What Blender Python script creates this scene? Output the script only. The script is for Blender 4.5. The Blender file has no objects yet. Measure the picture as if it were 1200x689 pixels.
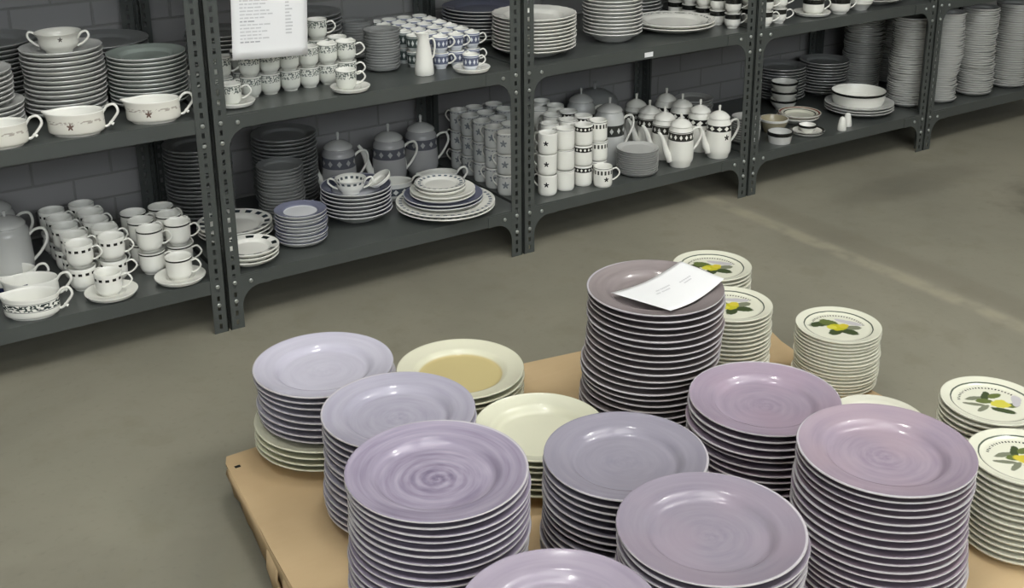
import bpy, math, random
from mathutils import Vector, Matrix
random.seed(7)
PI = math.pi
COL = bpy.context.scene.collection
BASE = 0.161      # top of the bottom shelf deck
MID = 0.627       # top of the second shelf deck
PAL = 0.100       # top of the cardboard on the pallet

# ------------------------------------------------------------------ materials
def lin(c):
    r = []
    for v in c:
        v = v/255.0
        r.append(v/12.92 if v <= 0.04045 else ((v+0.055)/1.055)**2.4)
    return (r[0], r[1], r[2], 1.0)

class NT:
    """small node-building helper"""
    def __init__(self, name, rough=0.5, spec=0.5, metal=0.0, coat=0.0):
        self.m = bpy.data.materials.new(name); self.m.use_nodes = True
        self.t = self.m.node_tree; self.b = self.t.nodes['Principled BSDF']
        self.b.inputs['Roughness'].default_value = rough
        self.b.inputs['Metallic'].default_value = metal
        self.b.inputs['Specular IOR Level'].default_value = spec
        self.b.inputs['Coat Weight'].default_value = coat
        self.b.inputs['Coat Roughness'].default_value = 0.06
        self._p = None
    def new(self, kind): return self.t.nodes.new(kind)
    def link(self, a, b): self.t.links.new(a, b)
    def put(self, sock, v):
        if isinstance(v, (int, float)): sock.default_value = v
        elif isinstance(v, tuple): sock.default_value = v
        else: self.link(v, sock)
    def pos(self):
        if self._p is None:
            tc = self.new('ShaderNodeTexCoord'); sp = self.new('ShaderNodeSeparateXYZ')
            self.link(tc.outputs['Object'], sp.inputs[0])
            self._p = (tc.outputs['Object'], sp.outputs[0], sp.outputs[1], sp.outputs[2])
        return self._p
    def math(self, op, a, b=0.0, c=None):
        n = self.new('ShaderNodeMath'); n.operation = op
        self.put(n.inputs[0], a); self.put(n.inputs[1], b)
        if c is not None: self.put(n.inputs[2], c)
        return n.outputs[0]
    def comb(self, x, y, z):
        n = self.new('ShaderNodeCombineXYZ')
        for i, v in enumerate((x, y, z)): self.put(n.inputs[i], v)
        return n.outputs[0]
    def noise(self, vec, scale=5.0, detail=2.0, rough=0.5, dist=0.0):
        n = self.new('ShaderNodeTexNoise')
        if vec is not None: self.link(vec, n.inputs['Vector'])
        n.inputs['Scale'].default_value = scale; n.inputs['Detail'].default_value = detail
        n.inputs['Roughness'].default_value = rough; n.inputs['Distortion'].default_value = dist
        return n.outputs['Fac']
    def ramp(self, fac, stops):
        n = self.new('ShaderNodeValToRGB'); e = n.color_ramp.elements
        while len(e) < len(stops): e.new(0.5)
        for i, (p, c) in enumerate(stops):
            e[i].position = p; e[i].color = c if isinstance(c, tuple) else (c, c, c, 1)
        self.link(fac, n.inputs[0]); return n.outputs[0]
    def sstep(self, v, a, b):
        n = self.new('ShaderNodeMapRange'); n.interpolation_type = 'SMOOTHSTEP'
        self.put(n.inputs[0], v); n.inputs[1].default_value = a; n.inputs[2].default_value = b
        return n.outputs[0]
    def mix(self, fac, a, b):
        n = self.new('ShaderNodeMix'); n.data_type = 'RGBA'
        self.put(n.inputs[0], fac); self.put(n.inputs[6], a); self.put(n.inputs[7], b)
        return n.outputs[2]
    def polar(self):
        _, x, y, z = self.pos()
        r = self.math('SQRT', self.math('ADD', self.math('MULTIPLY', x, x), self.math('MULTIPLY', y, y)))
        th = self.math('ARCTAN2', y, x)
        return r, th, z
    def inrange(self, v, a, b, s=0.0006):
        return self.math('MULTIPLY', self.sstep(v, a-s, a+s), self.math('SUBTRACT', 1.0, self.sstep(v, b-s, b+s)))
    def color(self, v): self.put(self.b.inputs['Base Color'], v)
    def bump(self, h, strength=0.3, dist=0.01):
        n = self.new('ShaderNodeBump'); n.inputs['Strength'].default_value = strength
        n.inputs['Distance'].default_value = dist
        self.link(h, n.inputs['Height']); self.link(n.outputs[0], self.b.inputs['Normal'])

def plain(name, rgb, rough=0.5, spec=0.5, metal=0.0, coat=0.0, var=0.06, scale=8.0):
    k = NT(name, rough, spec, metal, coat)
    c = lin(rgb); f = k.noise(k.pos()[0], scale, 3)
    d = tuple(min(1, v*(1-var)) for v in c[:3])+(1,); e = tuple(min(1, v*(1+var)) for v in c[:3])+(1,)
    k.color(k.ramp(f, [(0.3, d), (0.7, e)])); return k.m

PORC = (238, 238, 231)
def porcelain(name, rgb=PORC, rough=0.16): return plain(name, rgb, rough, 0.5, var=0.02)

def banded(name, bands, rgb=PORC, rough=0.16):
    """porcelain with decoration painted in bands round the body; z in metres above the foot"""
    k = NT(name, rough); r, th, z = k.polar()
    col = lin(rgb)
    for b in bands:
        m = k.inrange(z, b['z0'], b['z1'], 0.0005); kind = b['kind']; n = b.get('n', 12)
        h = b['z1']-b['z0']; zc = (b['z0']+b['z1'])/2
        if kind == 'dash':
            s = k.math('SINE', k.math('MULTIPLY', th, float(n)))
            wob = k.math('SINE', k.math('MULTIPLY', th, float(n)*3))
            m = k.math('MULTIPLY', m, k.sstep(k.math('ADD', s, k.math('MULTIPLY', wob, 0.35)), -0.35, -0.15))
        elif kind == 'lattice':
            u = k.math('FRACT', k.math('MULTIPLY', k.math('ADD', th, 10.0), n/(2*PI)))
            a = k.math('ABSOLUTE', k.math('SUBTRACT', u, 0.5))
            zz = k.math('ABSOLUTE', k.math('DIVIDE', k.math('SUBTRACT', z, zc), h))
            d = k.math('ADD', a, k.math('MULTIPLY', zz, 0.9))
            m = k.math('MULTIPLY', m, k.sstep(d, b.get('t', 0.27), b.get('t', 0.27)+0.06))
        elif kind == 'floral':
            sc = b.get('s', 1.0)
            v = k.comb(k.math('MULTIPLY', k.math('COSINE', th), 3.0*sc), k.math('MULTIPLY', k.math('SINE', th), 3.0*sc), k.math('MULTIPLY', z, 110.0*sc))
            f = k.noise(v, 2.2, 1.0)
            m = k.math('MULTIPLY', m, k.sstep(f, 0.47, 0.53))
        elif kind == 'sprig':
            a = k.math('MULTIPLY', k.math('SUBTRACT', th, b['a']), b['r'])
            dz = k.math('SUBTRACT', z, zc)
            d = k.math('SQRT', k.math('ADD', k.math('MULTIPLY', a, a), k.math('MULTIPLY', dz, dz)))
            ang = k.math('ARCTAN2', dz, a)
            lob = k.math('ADD', h*0.33, k.math('MULTIPLY', k.math('SINE', k.math('MULTIPLY', ang, 5.0)), h*0.13))
            m = k.math('LESS_THAN', d, lob)
        col = k.mix(m, col, lin(b['c']))
    k.color(col); return k.m

def radial(name, bands, rgb=PORC, rough=0.16):
    """plate face decorated with rings; r in metres from the centre"""
    k = NT(name, rough); r, th, z = k.polar(); col = lin(rgb)
    for b in bands:
        m = k.inrange(r, b['r0'], b['r1'], 0.0007)
        if b.get('kind') == 'dash':
            s = k.math('SINE', k.math('MULTIPLY', th, float(b['n'])))
            m = k.math('MULTIPLY', m, k.sstep(s, b.get('t', -0.1)-0.1, b.get('t', -0.1)+0.1))
        if b.get('kind') == 'floral':
            v = k.comb(k.math('MULTIPLY', k.math('COSINE', th), 5.0), k.math('MULTIPLY', k.math('SINE', th), 5.0), k.math('MULTIPLY', r, 90.0))
            m = k.math('MULTIPLY', m, k.sstep(k.noise(v, 2.2, 1.0), 0.47, 0.55))
        col = k.mix(m, col, lin(b['c']))
    k.color(col); return k.m

def brushed(name, light, dark, R, seed, centre=0.5, pink=None):
    """lavender glaze laid on with a turning brush: streaky rings that tighten into a spiral"""
    k = NT(name, 0.17, 0.42, coat=0.08); r, th, z = k.polar()
    c, s = k.math('COSINE', th), k.math('SINE', th)
    rr = k.math('ADD', k.math('MULTIPLY', r, 1.0/R), k.math('MULTIPLY', s, 0.02))
    v1 = k.comb(k.math('MULTIPLY', c, 0.55), k.math('MULTIPLY', s, 0.55), k.math('MULTIPLY', rr, 7.5))
    a = k.new('ShaderNodeVectorMath'); a.operation = 'ADD'; k.link(v1, a.inputs[0]); a.inputs[1].default_value = (seed*3.1, seed*1.7, seed)
    f1 = k.noise(a.outputs[0], 1.6, 2.0, 0.55)
    v2 = k.comb(k.math('MULTIPLY', c, 0.9), k.math('MULTIPLY', s, 0.9), k.math('MULTIPLY', rr, 38.0))
    f2 = k.noise(v2, 1.0, 1.0)
    # arms of the spiral left by the brush near the middle
    sp = k.math('SINE', k.math('ADD', k.math('MULTIPLY', rr, 52.0), th))
    mid = k.math('SUBTRACT', 1.0, k.sstep(rr, 0.18, 0.52))
    f = k.math('ADD', k.math('MULTIPLY_ADD', f1, 0.6, 0.14), k.math('MULTIPLY', f2, 0.12))
    f = k.math('ADD', f, k.math('MULTIPLY', k.math('MULTIPLY', sp, mid), 0.085*centre))
    f = k.math('SUBTRACT', f, k.math('MULTIPLY', k.math('SUBTRACT', 1.0, k.sstep(rr, 0.02, 0.36)), 0.12*centre))
    col = k.ramp(f, [(0.26, lin(dark)), (0.66, lin(light))])
    if pink:
        g = k.noise(k.pos()[0], 9.0, 1.0)
        col = k.mix(k.math('MULTIPLY', k.sstep(g, 0.42, 0.7), 0.6), col, lin(pink))
    edge = k.sstep(rr, 0.984, 0.994)
    col = k.mix(edge, col, lin((192, 188, 194)))
    k.color(col); return k.m

def fruit_face(name, R, motif, marks_from, marks_to):
    """small plate face: line round the rim, small marks in an arc and a painted fruit with leaves"""
    k = NT(name, 0.16); r, th, z = k.polar(); p, x, y, zz = k.pos()
    col = lin((226, 226, 208))
    wob = k.noise(p, 60.0, 2.0)
    rw = k.math('ADD', r, k.math('MULTIPLY', k.math('SUBTRACT', wob, 0.5), 0.002))
    col = k.mix(k.inrange(rw, 0.775*R, 0.805*R), col, lin((88, 96, 84)))
    # lettering-like marks
    u = k.math('MULTIPLY', th, 60.0)
    tick = k.noise(k.comb(k.math('MULTIPLY', k.math('COSINE', th), 22.0), k.math('MULTIPLY', k.math('SINE', th), 22.0), k.math('MULTIPLY', r, 220.0)), 1.0, 1.0)
    gap = k.sstep(k.math('SINE', u), -0.3, 0.1)
    m = k.math('MULTIPLY', k.inrange(r, 0.60*R, 0.655*R), k.math('MULTIPLY', gap, k.sstep(tick, 0.40, 0.48)))
    m = k.math('MULTIPLY', m, k.inrange(th, marks_from, marks_to, 0.02))
    col = k.mix(m, col, lin((70, 72, 66)))
    for (cx, cy, a, l, w, c) in motif:
        dx = k.math('SUBTRACT', x, cx*R); dy = k.math('SUBTRACT', y, cy*R)
        ca, sa = math.cos(a), math.sin(a)
        ux = k.math('ADD', k.math('MULTIPLY', dx, ca), k.math('MULTIPLY', dy, sa))
        uy = k.math('SUBTRACT', k.math('MULTIPLY', dy, ca), k.math('MULTIPLY', dx, sa))
        d = k.math('SQRT', k.math('ADD', k.math('POWER', k.math('DIVIDE', ux, l*R), 2.0), k.math('POWER', k.math('DIVIDE', uy, w*R), 2.0)))
        d = k.math('ADD', d, k.math('MULTIPLY', k.math('SUBTRACT', wob, 0.5), 0.8))
        col = k.mix(k.math('SUBTRACT', 1.0, k.sstep(d, 0.85, 1.1)), col, lin(c))
    k.color(col); return k.m

M = {}
M['porcelain'] = porcelain('white_porcelain')
M['shaded_ware'] = porcelain('grey_stoneware', (140, 142, 141), 0.3)  # darkened ware: shade at the back of the shelves is put into its colour
M['greyware'] = porcelain('pale_grey_porcelain', (196, 197, 194), 0.2)
M['bluerim'] = porcelain('blue_grey_glaze', (112, 115, 134), 0.2)
M['cream'] = porcelain('cream_glaze', (222, 222, 200), 0.18)
M['under'] = porcelain('pale_lilac_underside', (170, 163, 172), 0.4)
M['rimwhite'] = porcelain('white_plate_rim', (196, 193, 194), 0.25)
M['lemon_side'] = porcelain('ivory_plate_side', (220, 219, 204), 0.25)
M['blackband'] = porcelain('black_glaze', (26, 27, 26), 0.2)
M['steel'] = plain('painted_shelf_steel', (75, 79, 77), 0.3, 0.5, var=0.10, scale=3.0)
M['bolt'] = plain('zinc_bolt', (176, 180, 176), 0.35, 0.5, metal=0.7)
M['wood'] = plain('pallet_wood', (150, 122, 86), 0.8, 0.2, var=0.2, scale=5)
M['paper'] = plain('white_paper', (236, 237, 238), 0.75, 0.2, var=0.01)
M['print'] = plain('grey_print', (176, 178, 182), 0.8, 0.1, var=0.02)
M['print_faint'] = plain('faint_print', (205, 206, 208), 0.8, 0.1, var=0.02)

# ------------------------------------------------------------------ meshes
class MB:
    def __init__(self): self.v = []; self.f = []; self.mi = []; self.flat = []
    def box(self, x0, x1, y0, y1, z0, z1, mi=0):
        b = len(self.v)
        for z in (z0, z1):
            self.v += [(x0, y0, z), (x1, y0, z), (x1, y1, z), (x0, y1, z)]
        for f in ((0,3,2,1), (4,5,6,7), (0,1,5,4), (1,2,6,5), (2,3,7,6), (3,0,4,7)):
            self.f.append(tuple(b+i for i in f)); self.mi.append(mi)
    def lathe(self, prof, seg=48, mis=None, mod=None, z=0.0, cx=0.0, cy=0.0):
        """prof: list of (r, z); r == 0 closes with a fan"""
        rings = []
        for (r, zz) in prof:
            if r < 1e-6:
                rings.append([len(self.v)]); self.v.append((cx, cy, zz+z))
            else:
                row = []
                for i in range(seg):
                    t = 2*PI*i/seg; p = (r*math.cos(t), r*math.sin(t), zz)
                    if mod: p = mod(p, t)
                    row.append(len(self.v)); self.v.append((p[0]+cx, p[1]+cy, p[2]+z))
                rings.append(row)
        for k in range(len(rings)-1):
            a, b = rings[k], rings[k+1]; mi = mis[k] if mis else 0
            for i in range(seg):
                j = (i+1) % seg
                if len(a) == 1 and len(b) == 1: continue
                if len(a) == 1: self.f.append((a[0], b[j], b[i]))
                elif len(b) == 1: self.f.append((a[i], a[j], b[0]))
                else: self.f.append((a[i], a[j], b[j], b[i]))
                self.mi.append(mi)
    def tube(self, pts, rad, seg=8, flat=1.0, mi=0):
        """tube along 3-D points, caps closed"""
        P = [Vector(p) for p in pts]; n = len(P); rows = []
        T = [(P[min(i+1, n-1)]-P[max(i-1, 0)]).normalized() for i in range(n)]
        ref = Vector((0, 1, 0))
        if abs(T[0].dot(ref)) > 0.9: ref = Vector((1, 0, 0))
        N = (ref-T[0]*ref.dot(T[0])).normalized()
        for i in range(n):
            N = (N-T[i]*N.dot(T[i])).normalized(); B = T[i].cross(N)
            r = rad[i] if isinstance(rad, (list, tuple)) else rad
            row = []
            for k in range(seg):
                a = 2*PI*k/seg
                q = P[i]+N*(math.cos(a)*r*flat)+B*(math.sin(a)*r)
                row.append(len(self.v)); self.v.append(tuple(q))
            rows.append(row)
        for i in range(n-1):
            for k in range(seg):
                j = (k+1) % seg
                self.f.append((rows[i][k], rows[i][j], rows[i+1][j], rows[i+1][k])); self.mi.append(mi)
        self.f.append(tuple(reversed(rows[0]))); self.mi.append(mi)
        self.f.append(tuple(rows[-1])); self.mi.append(mi)
    def mesh(self, name, mats, smooth=True, angle=40):
        me = bpy.data.meshes.new(name); me.from_pydata(self.v, [], self.f)
        for m in mats: me.materials.append(m)
        me.polygons.foreach_set('material_index', self.mi)
        if smooth:
            me.polygons.foreach_set('use_smooth', [True]*len(self.f))
            me.set_sharp_from_angle(angle=math.radians(angle))
        me.update(); return me

def link(name, me, parent=None, loc=(0, 0, 0), rz=0.0):
    o = bpy.data.objects.new(name, me); COL.objects.link(o)
    if parent is not None: o.parent = parent
    o.location = loc; o.rotation_euler = (0, 0, rz); return o
def tag(o, label, cat, group=None):
    o['label'] = label; o['category'] = cat
    if group: o['group'] = group
    return o
def struct(name, me, loc=(0, 0, 0)):
    o = link(name, me, None, loc); o['kind'] = 'structure'; return o
def put(proto, loc, rz, label, cat, group=None):
    """place a thing; later calls copy it with its parts and sub-parts"""
    if not proto.get('_placed'):
        o = proto; o['_placed'] = 1
    else:
        o = proto.copy(); COL.objects.link(o)
        for ch in [c for c in bpy.data.objects if c.parent == proto]:
            c = ch.copy(); COL.objects.link(c); c.parent = o
            for g in [d for d in bpy.data.objects if d.parent == ch]:
                e = g.copy(); COL.objects.link(e); e.parent = c
    o.location = loc; o.rotation_euler = (0, 0, rz)
    return tag(o, label, cat, group)

def arc(pts, n=14):
    """Catmull-Rom through control points"""
    P = [Vector(p) for p in pts]; P = [P[0]*2-P[1]]+P+[P[-1]*2-P[-2]]; out = []
    segs = len(P)-3
    for s in range(segs):
        a, b, c, d = P[s:s+4]; m = max(2, n//segs)
        for i in range(m):
            t = i/m
            out.append(0.5*((2*b)+(c-a)*t+(2*a-5*b+4*c-d)*t*t+(3*b-3*c+d-a)*t**3))
    out.append(P[-2]); return [tuple(p) for p in out]

# plate: foot, underside, lip, flange and well; p = thickness that one plate adds to a stack
def plate_prof(R, p, h, well=0.64, foot=0.56):
    w = well
    return ([(0, .5*p), (foot*R-.006, .5*p), (foot*R-.004, 0), (foot*R, 0), (foot*R+.004, .35*p),
             (w*R+.001, .45*p+.12*h), ((w+.06)*R, .45*p+.50*h), (.9*R, p+.93*h-.0108), (.978*R, p+h-.0044), (R, p+h-.0024),
             (.995*R, p+h-.0004), (.982*R, p+h), (.958*R, p+.89*h), ((w+.10)*R, p+.66*h), ((w+.06)*R, p+.56*h), ((w+.015)*R, p+.26*h), ((w-.015)*R, p+.075*h), ((w-.04)*R, p+.015*h), ((w-.065)*R, p), (0, p)],
            [0, 0, 0, 0, 0, 0, 0, 0, 1, 1, 2, 2, 2, 2, 2, 2, 2, 2, 2])
def plate_mesh(name, R, p, h, under, rim, face, seg=72, well=0.64, foot=0.56, wave=None):
    mb = MB(); prof, mis = plate_prof(R, p, h, well, foot)
    mod = None
    if wave:
        n, amp = wave
        def mod(q, t):
            r = math.hypot(q[0], q[1]); w = max(0, (r/R-.7)/.3)
            s = 1+amp*w*math.cos(n*t); return (q[0]*s, q[1]*s, q[2]+amp*.25*R*w*math.cos(n*t+1))
    mb.lathe(prof, seg, mis, mod); return mb.mesh(name, [under, rim, face], angle=50)

# ------------------------------------------------------------------ wording
ORD = ['topmost', 'second', 'third', 'fourth', 'fifth', 'sixth', 'seventh', 'eighth', 'ninth', 'tenth', 'eleventh', 'twelfth',
       'thirteenth', 'fourteenth', 'fifteenth', 'sixteenth', 'seventeenth', 'eighteenth', 'nineteenth', 'twentieth']
TENS = ['', '', 'twenty', 'thirty', 'forty', 'fifty', 'sixty']
def ordw(k):          # 0 = topmost
    if k < 20: return ORD[k]
    n = k+1; t, u = divmod(n, 10)
    if u == 0: return {2: 'twentieth', 3: 'thirtieth', 4: 'fortieth', 5: 'fiftieth', 6: 'sixtieth'}[t]
    return TENS[t]+'-'+(['', 'first']+ORD[1:])[u]
def rank(k, n):
    if k == 0: return 'topmost'
    if k == n-1: return 'lowest'
    return ordw(k)+' from top'

def stack(name, cat, group, look, where, x, y, z0, p, n, me, top_me=None, top_look=None, drift=None, jit=0.0016, rot=None, base_me=None, base_n=0, base_look=None, base_dx=0.0):
    """n plates piled from z0; every plate is a thing of its own, told apart by its rank in its stack"""
    top = None
    for i in range(n):
        k = n-1-i
        m = me; lk = look; dx = dy = 0.0
        if k == 0 and top_me: m, lk = top_me, top_look or look
        if i < base_n: m, lk, dx = base_me, base_look or look, base_dx
        if drift and k > 0:
            q = drift(k/(n-1.0)); dx += q[0]; dy += q[1]
        if k > 0: dx += random.gauss(0, jit); dy += random.gauss(0, jit)
        o = link(name, m, None, (x+dx, y+dy, z0+i*p), (rot if (k == 0 and rot is not None) else random.uniform(0, 6.28)))
        tag(o, lk+', '+rank(k, n)+' '+where, cat, group)
        top = o
    return top

# ------------------------------------------------------------------ room shell
def floor_mat():
    k = NT('worn_concrete', 0.62, 0.35); p, x, y, z = k.pos()
    a = k.noise(p, 0.9, 5.0, 0.6, 0.4); b = k.noise(p, 7.0, 4.0, 0.6); c = k.noise(p, 60.0, 2.0)
    col = k.ramp(a, [(0.34, lin((129, 126, 113))), (0.5, lin((142, 139, 124))), (0.68, lin((151, 147, 131)))])
    col = k.mix(k.math('MULTIPLY', k.sstep(b, 0.5, 0.72), 0.3), col, lin((122, 118, 100)))
    col = k.mix(k.math('MULTIPLY', k.sstep(c, 0.55, 0.8), 0.18), col, lin((108, 104, 94)))
    # worn pale line across the aisle and a darker dirty margin beside it
    wx = k.math('ADD', k.math('SUBTRACT', x, 1.87), k.math('MULTIPLY', k.math('SUBTRACT', k.noise(p, 3.0, 4.0), 0.5), 0.05))
    d = k.math('ABSOLUTE', wx)
    f = k.math('MULTIPLY', k.math('SUBTRACT', 1.0, k.sstep(d, 0.012, 0.05)), k.sstep(k.noise(p, 9.0, 3.0), 0.25, 0.6))
    col = k.mix(k.math('MULTIPLY', f, 0.55), col, lin((180, 172, 150)))
    g = k.inrange(wx, 0.05, 0.16, 0.03)
    col = k.mix(k.math('MULTIPLY', g, 0.3), col, lin((118, 112, 98)))
    # oil-dark patches
    for (cx, cy, rx, ry, s) in ((3.05, -0.75, 0.45, 0.3, 0.6), (2.6, -0.25, 0.5, 0.12, 0.25), (0.05, -0.32, 0.06, 0.02, 0.5), (-0.9, -1.0, 0.8, 0.25, 0.2), (2.9, -1.3, .6, .3, .25)):
        ex = k.math('DIVIDE', k.math('SUBTRACT', x, cx), rx); ey = k.math('DIVIDE', k.math('SUBTRACT', y, cy), ry)
        dd = k.math('ADD', k.math('SQRT', k.math('ADD', k.math('MULTIPLY', ex, ex), k.math('MULTIPLY', ey, ey))), k.math('MULTIPLY', k.math('SUBTRACT', b, 0.5), 1.2))
        col = k.mix(k.math('MULTIPLY', k.math('SUBTRACT', 1.0, k.sstep(dd, 0.5, 1.1)), s), col, lin((84, 80, 72)))
    k.color(col); k.bump(c, 0.12, 0.002); return k.m
def wall_mat():
    k = NT('painted_block_wall', 0.75, 0.3); p, x, y, z = k.pos()
    br = k.new('ShaderNodeTexBrick'); k.link(k.comb(x, z, 0.0), br.inputs['Vector'])
    for nm, v in (('Scale', 1.0), ('Brick Width', 0.235), ('Row Height', 0.078), ('Mortar Size', 0.005), ('Mortar Smooth', 0.6)): br.inputs[nm].default_value = v
    br.inputs['Color1'].default_value = lin((146, 145, 146)); br.inputs['Color2'].default_value = lin((138, 138, 140))
    br.inputs['Mortar'].default_value = lin((126, 126, 126))
    n = k.noise(p, 3.0, 4.0)
    k.color(k.mix(k.math('MULTIPLY', n, 0.25), br.outputs['Color'], lin((140, 138, 132))))
    k.bump(k.math('SUBTRACT', 1.0, br.outputs['Fac']), 0.5, 0.006); return k.m
FM, WM = floor_mat(), wall_mat()
CM = plain('white_ceiling', (190, 190, 184), 0.9, 0.1, var=0.04, scale=1)
def slab(name, a, m):
    mb = MB(); mb.box(*a); return struct(name, mb.mesh(name, [m], smooth=False))
RX0, RX1, RY0, RY1, RH = -4.5, 7.0, -7.0, 0.66, 3.7
slab('floor', (RX0, RX1, RY0, RY1, -0.1, 0.0), FM)
slab('ceiling', (RX0, RX1, RY0, RY1, RH, RH+0.1), CM)
slab('wall_back', (RX0, RX1, RY1, RY1+0.12, -0.1, RH+0.1), WM)
slab('wall_front', (RX0, RX1, RY0-0.12, RY0, -0.1, RH+0.1), WM)
slab('wall_left', (RX0-0.12, RX0, RY0, RY1, -0.1, RH+0.1), WM)
slab('wall_right', (RX1, RX1+0.12, RY0, RY1, -0.1, RH+0.1), WM)

# ceiling lamps: small bright fittings; between them translucent roof lights
def glow(name, rgb, e):
    m = bpy.data.materials.new(name); m.use_nodes = True; b = m.node_tree.nodes['Principled BSDF']
    b.inputs['Base Color'].default_value = (.9, .9, .9, 1); b.inputs['Emission Color'].default_value = rgb; b.inputs['Emission Strength'].default_value = e
    return m
lampglow = glow('lamp_diffuser', (1.0, 0.985, 0.93, 1), 150.0)
roofglow = glow('roof_light_sheet', (1.0, 0.99, 0.95, 1), 4.8)
for i, (lx, ly) in enumerate([(-1.5, -2.5), (0.2, -1.2), (2.4, -2.2), (-1.5, -4.6), (0.9, -4.6)]):
    mb = MB(); mb.box(-.20, .20, -.10, .10, 0.0, .07)
    t = link('ceiling_light', mb.mesh('light_housing', [M['paper']], smooth=False), None, (lx, ly, RH-.08))
    tag(t, 'small bright ceiling light over the aisle, outside the picture', 'ceiling light', 'ceiling lights over the aisle')
    mb = MB(); mb.box(-.16, .16, -.06, .06, -.012, -.001); link('diffuser', mb.mesh('diffuser', [lampglow], smooth=False), t)
for i, (lx, ly) in enumerate(((-.9, -2.6), (2.2, -2.6))):
    mb = MB()
    for (x0, x1, y0, y1) in ((-1.36, 1.36, -.66, -.6), (-1.36, 1.36, .6, .66), (-1.36, -1.3, -.6, .6), (1.3, 1.36, -.6, .6), (-.02, .02, -.6, .6)): mb.box(x0, x1, y0, y1, -.05, 0)
    wf = struct('window_%d' % (i+3), mb.mesh('roof_light_frame', [M['steel']], smooth=False), (lx, ly, RH))
    mb = MB(); mb.box(-1.3, 1.3, -.6, .6, -.02, -.01); link('pane', mb.mesh('roof_light_pane', [roofglow], smooth=False), wf)

# unseen windows added in the wall behind the camera to light the shelf fronts
pane_m = bpy.data.materials.new('daylight_pane'); pane_m.use_nodes = True
_b = pane_m.node_tree.nodes['Principled BSDF']; _b.inputs['Base Color'].default_value = (.8, .85, .9, 1); _b.inputs['Roughness'].default_value = .1
_b.inputs['Emission Color'].default_value = (.93, .97, 1.0, 1); _b.inputs['Emission Strength'].default_value = 10.0
for i, wx in enumerate((-2.9, -.1)):
    mb = MB(); W, H0, H1 = 1.25, 2.35, 3.6
    for (x0, x1, z0, z1) in ((-W, W, H0-.06, H0), (-W, W, H1, H1+.06), (-W-.06, -W, H0-.06, H1+.06), (W, W+.06, H0-.06, H1+.06), (-.43, -.40, H0, H1), (.40, .43, H0, H1), (-W, W, 2.97, 3.0)):
        mb.box(x0, x1, 0, .05, z0, z1)
    wf = struct('window_%d' % (i+1), mb.mesh('window_frame', [M['steel']], smooth=False), (wx, RY0, 0))
    mb = MB(); mb.box(-W, W, .012, .02, H0, H1); link('pane', mb.mesh('window_pane', [pane_m], smooth=False), wf)

# ------------------------------------------------------------------ shelving units
PH, FW, TH = 1.80, 0.040, 0.0022
def post_mesh(sx, sy):
    mb = MB(); pitch, hw, hh = 0.028, 0.0042, 0.0075
    c = FW*0.52
    def fl(a0, a1, z0, z1, front):
        lo, hi = min(a0, a1), max(a0, a1)
        if front: mb.box(lo*1, hi*1, min(0, sy*TH), max(0, sy*TH), z0, z1)
        else: mb.box(min(0, sx*TH), max(0, sx*TH), lo, hi, z0, z1)
    for front in (True, False):
        s = sx if front else sy
        fl(0, s*(c-hw), 0, PH, front); fl(s*(c+hw), s*FW, 0, PH, front)
        z = 0.0; k = 0
        while z < PH:
            z1 = min(PH, z+pitch-2*hh); fl(s*(c-hw), s*(c+hw), z, z1, front); z += pitch
    return mb.mesh('slotted_post', [M['steel']], smooth=False)
POSTS = {(sx, sy): post_mesh(sx, sy) for sx in (1, -1) for sy in (1, -1)}
SD = 0.62
W0 = 0.992
def shelf_mesh():
    mb = MB(); L = 0.04
    mb.box(.003, W0-.003, .0026, SD-.0026, L-.0016, L)
    mb.box(.003, W0-.003, .0026, .0042, 0, L-.0016); mb.box(.003, W0-.003, .0042, .016, 0, .0014)
    mb.box(.003, W0-.003, SD-.0042, SD-.0026, 0, L-.0016)
    mb.box(.003, .0046, .0042, SD-.0042, 0, L-.0016); mb.box(W0-.0046, W0-.003, .0042, SD-.0042, 0, L-.0016)
    return mb.mesh('shelf_panel', [M['steel']], smooth=False)
SHELF = shelf_mesh()
def gusset_mesh(s):
    mb = MB(); S = 0.058; pts = [(0, 0.035), (S+.03, .035), (S+.03, -.001)]
    for i in range(9):
        a = PI/2*i/8; pts.append((S-S*math.sin(a)+.0, -S+S*math.cos(a)))
    pts += [(0, -S-.02)]
    n = len(pts); base = len(mb.v)
    for y in (-.0004, .0016):
        mb.v += [(s*px, y, pz) for px, pz in pts]
    f0 = tuple(range(n)); f1 = tuple(range(n, 2*n))
    mb.f += [f0 if s > 0 else f0[::-1], f1[::-1] if s > 0 else f1]; mb.mi += [0, 0]
    for i in range(n):
        j = (i+1) % n; q = (i, i+n, j+n, j); mb.f.append(q if s > 0 else q[::-1]); mb.mi.append(0)
    return mb.mesh('corner_gusset', [M['steel']], smooth=False)
GUS = {s: gusset_mesh(s) for s in (1, -1)}
def bolt_mesh():
    mb = MB(); pr = [(0, 0), (.0062, 0), (.0062, .003), (.0045, .0045), (0, .0052)]
    mb.lathe(pr, 8); mb.v = [(x, -z, y) for x, y, z in mb.v]; mb.f = [f[::1] for f in mb.f]
    return mb.mesh('bolt_head', [M['bolt']], angle=30)
BOLT = bolt_mesh()
LEV = [0.121, 0.587, 1.155, 1.640]
unit_names = ['leftmost dark grey steel shelving unit, cut off by the left edge',
              'dark grey steel shelving unit with a paper list hanging from it',
              'middle dark grey steel shelving unit with the coffee pots',
              'dark grey steel shelving unit holding the black-rimmed bowls and shakers',
              'rightmost dark grey steel shelving unit holding tall wavy plate piles']
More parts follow.
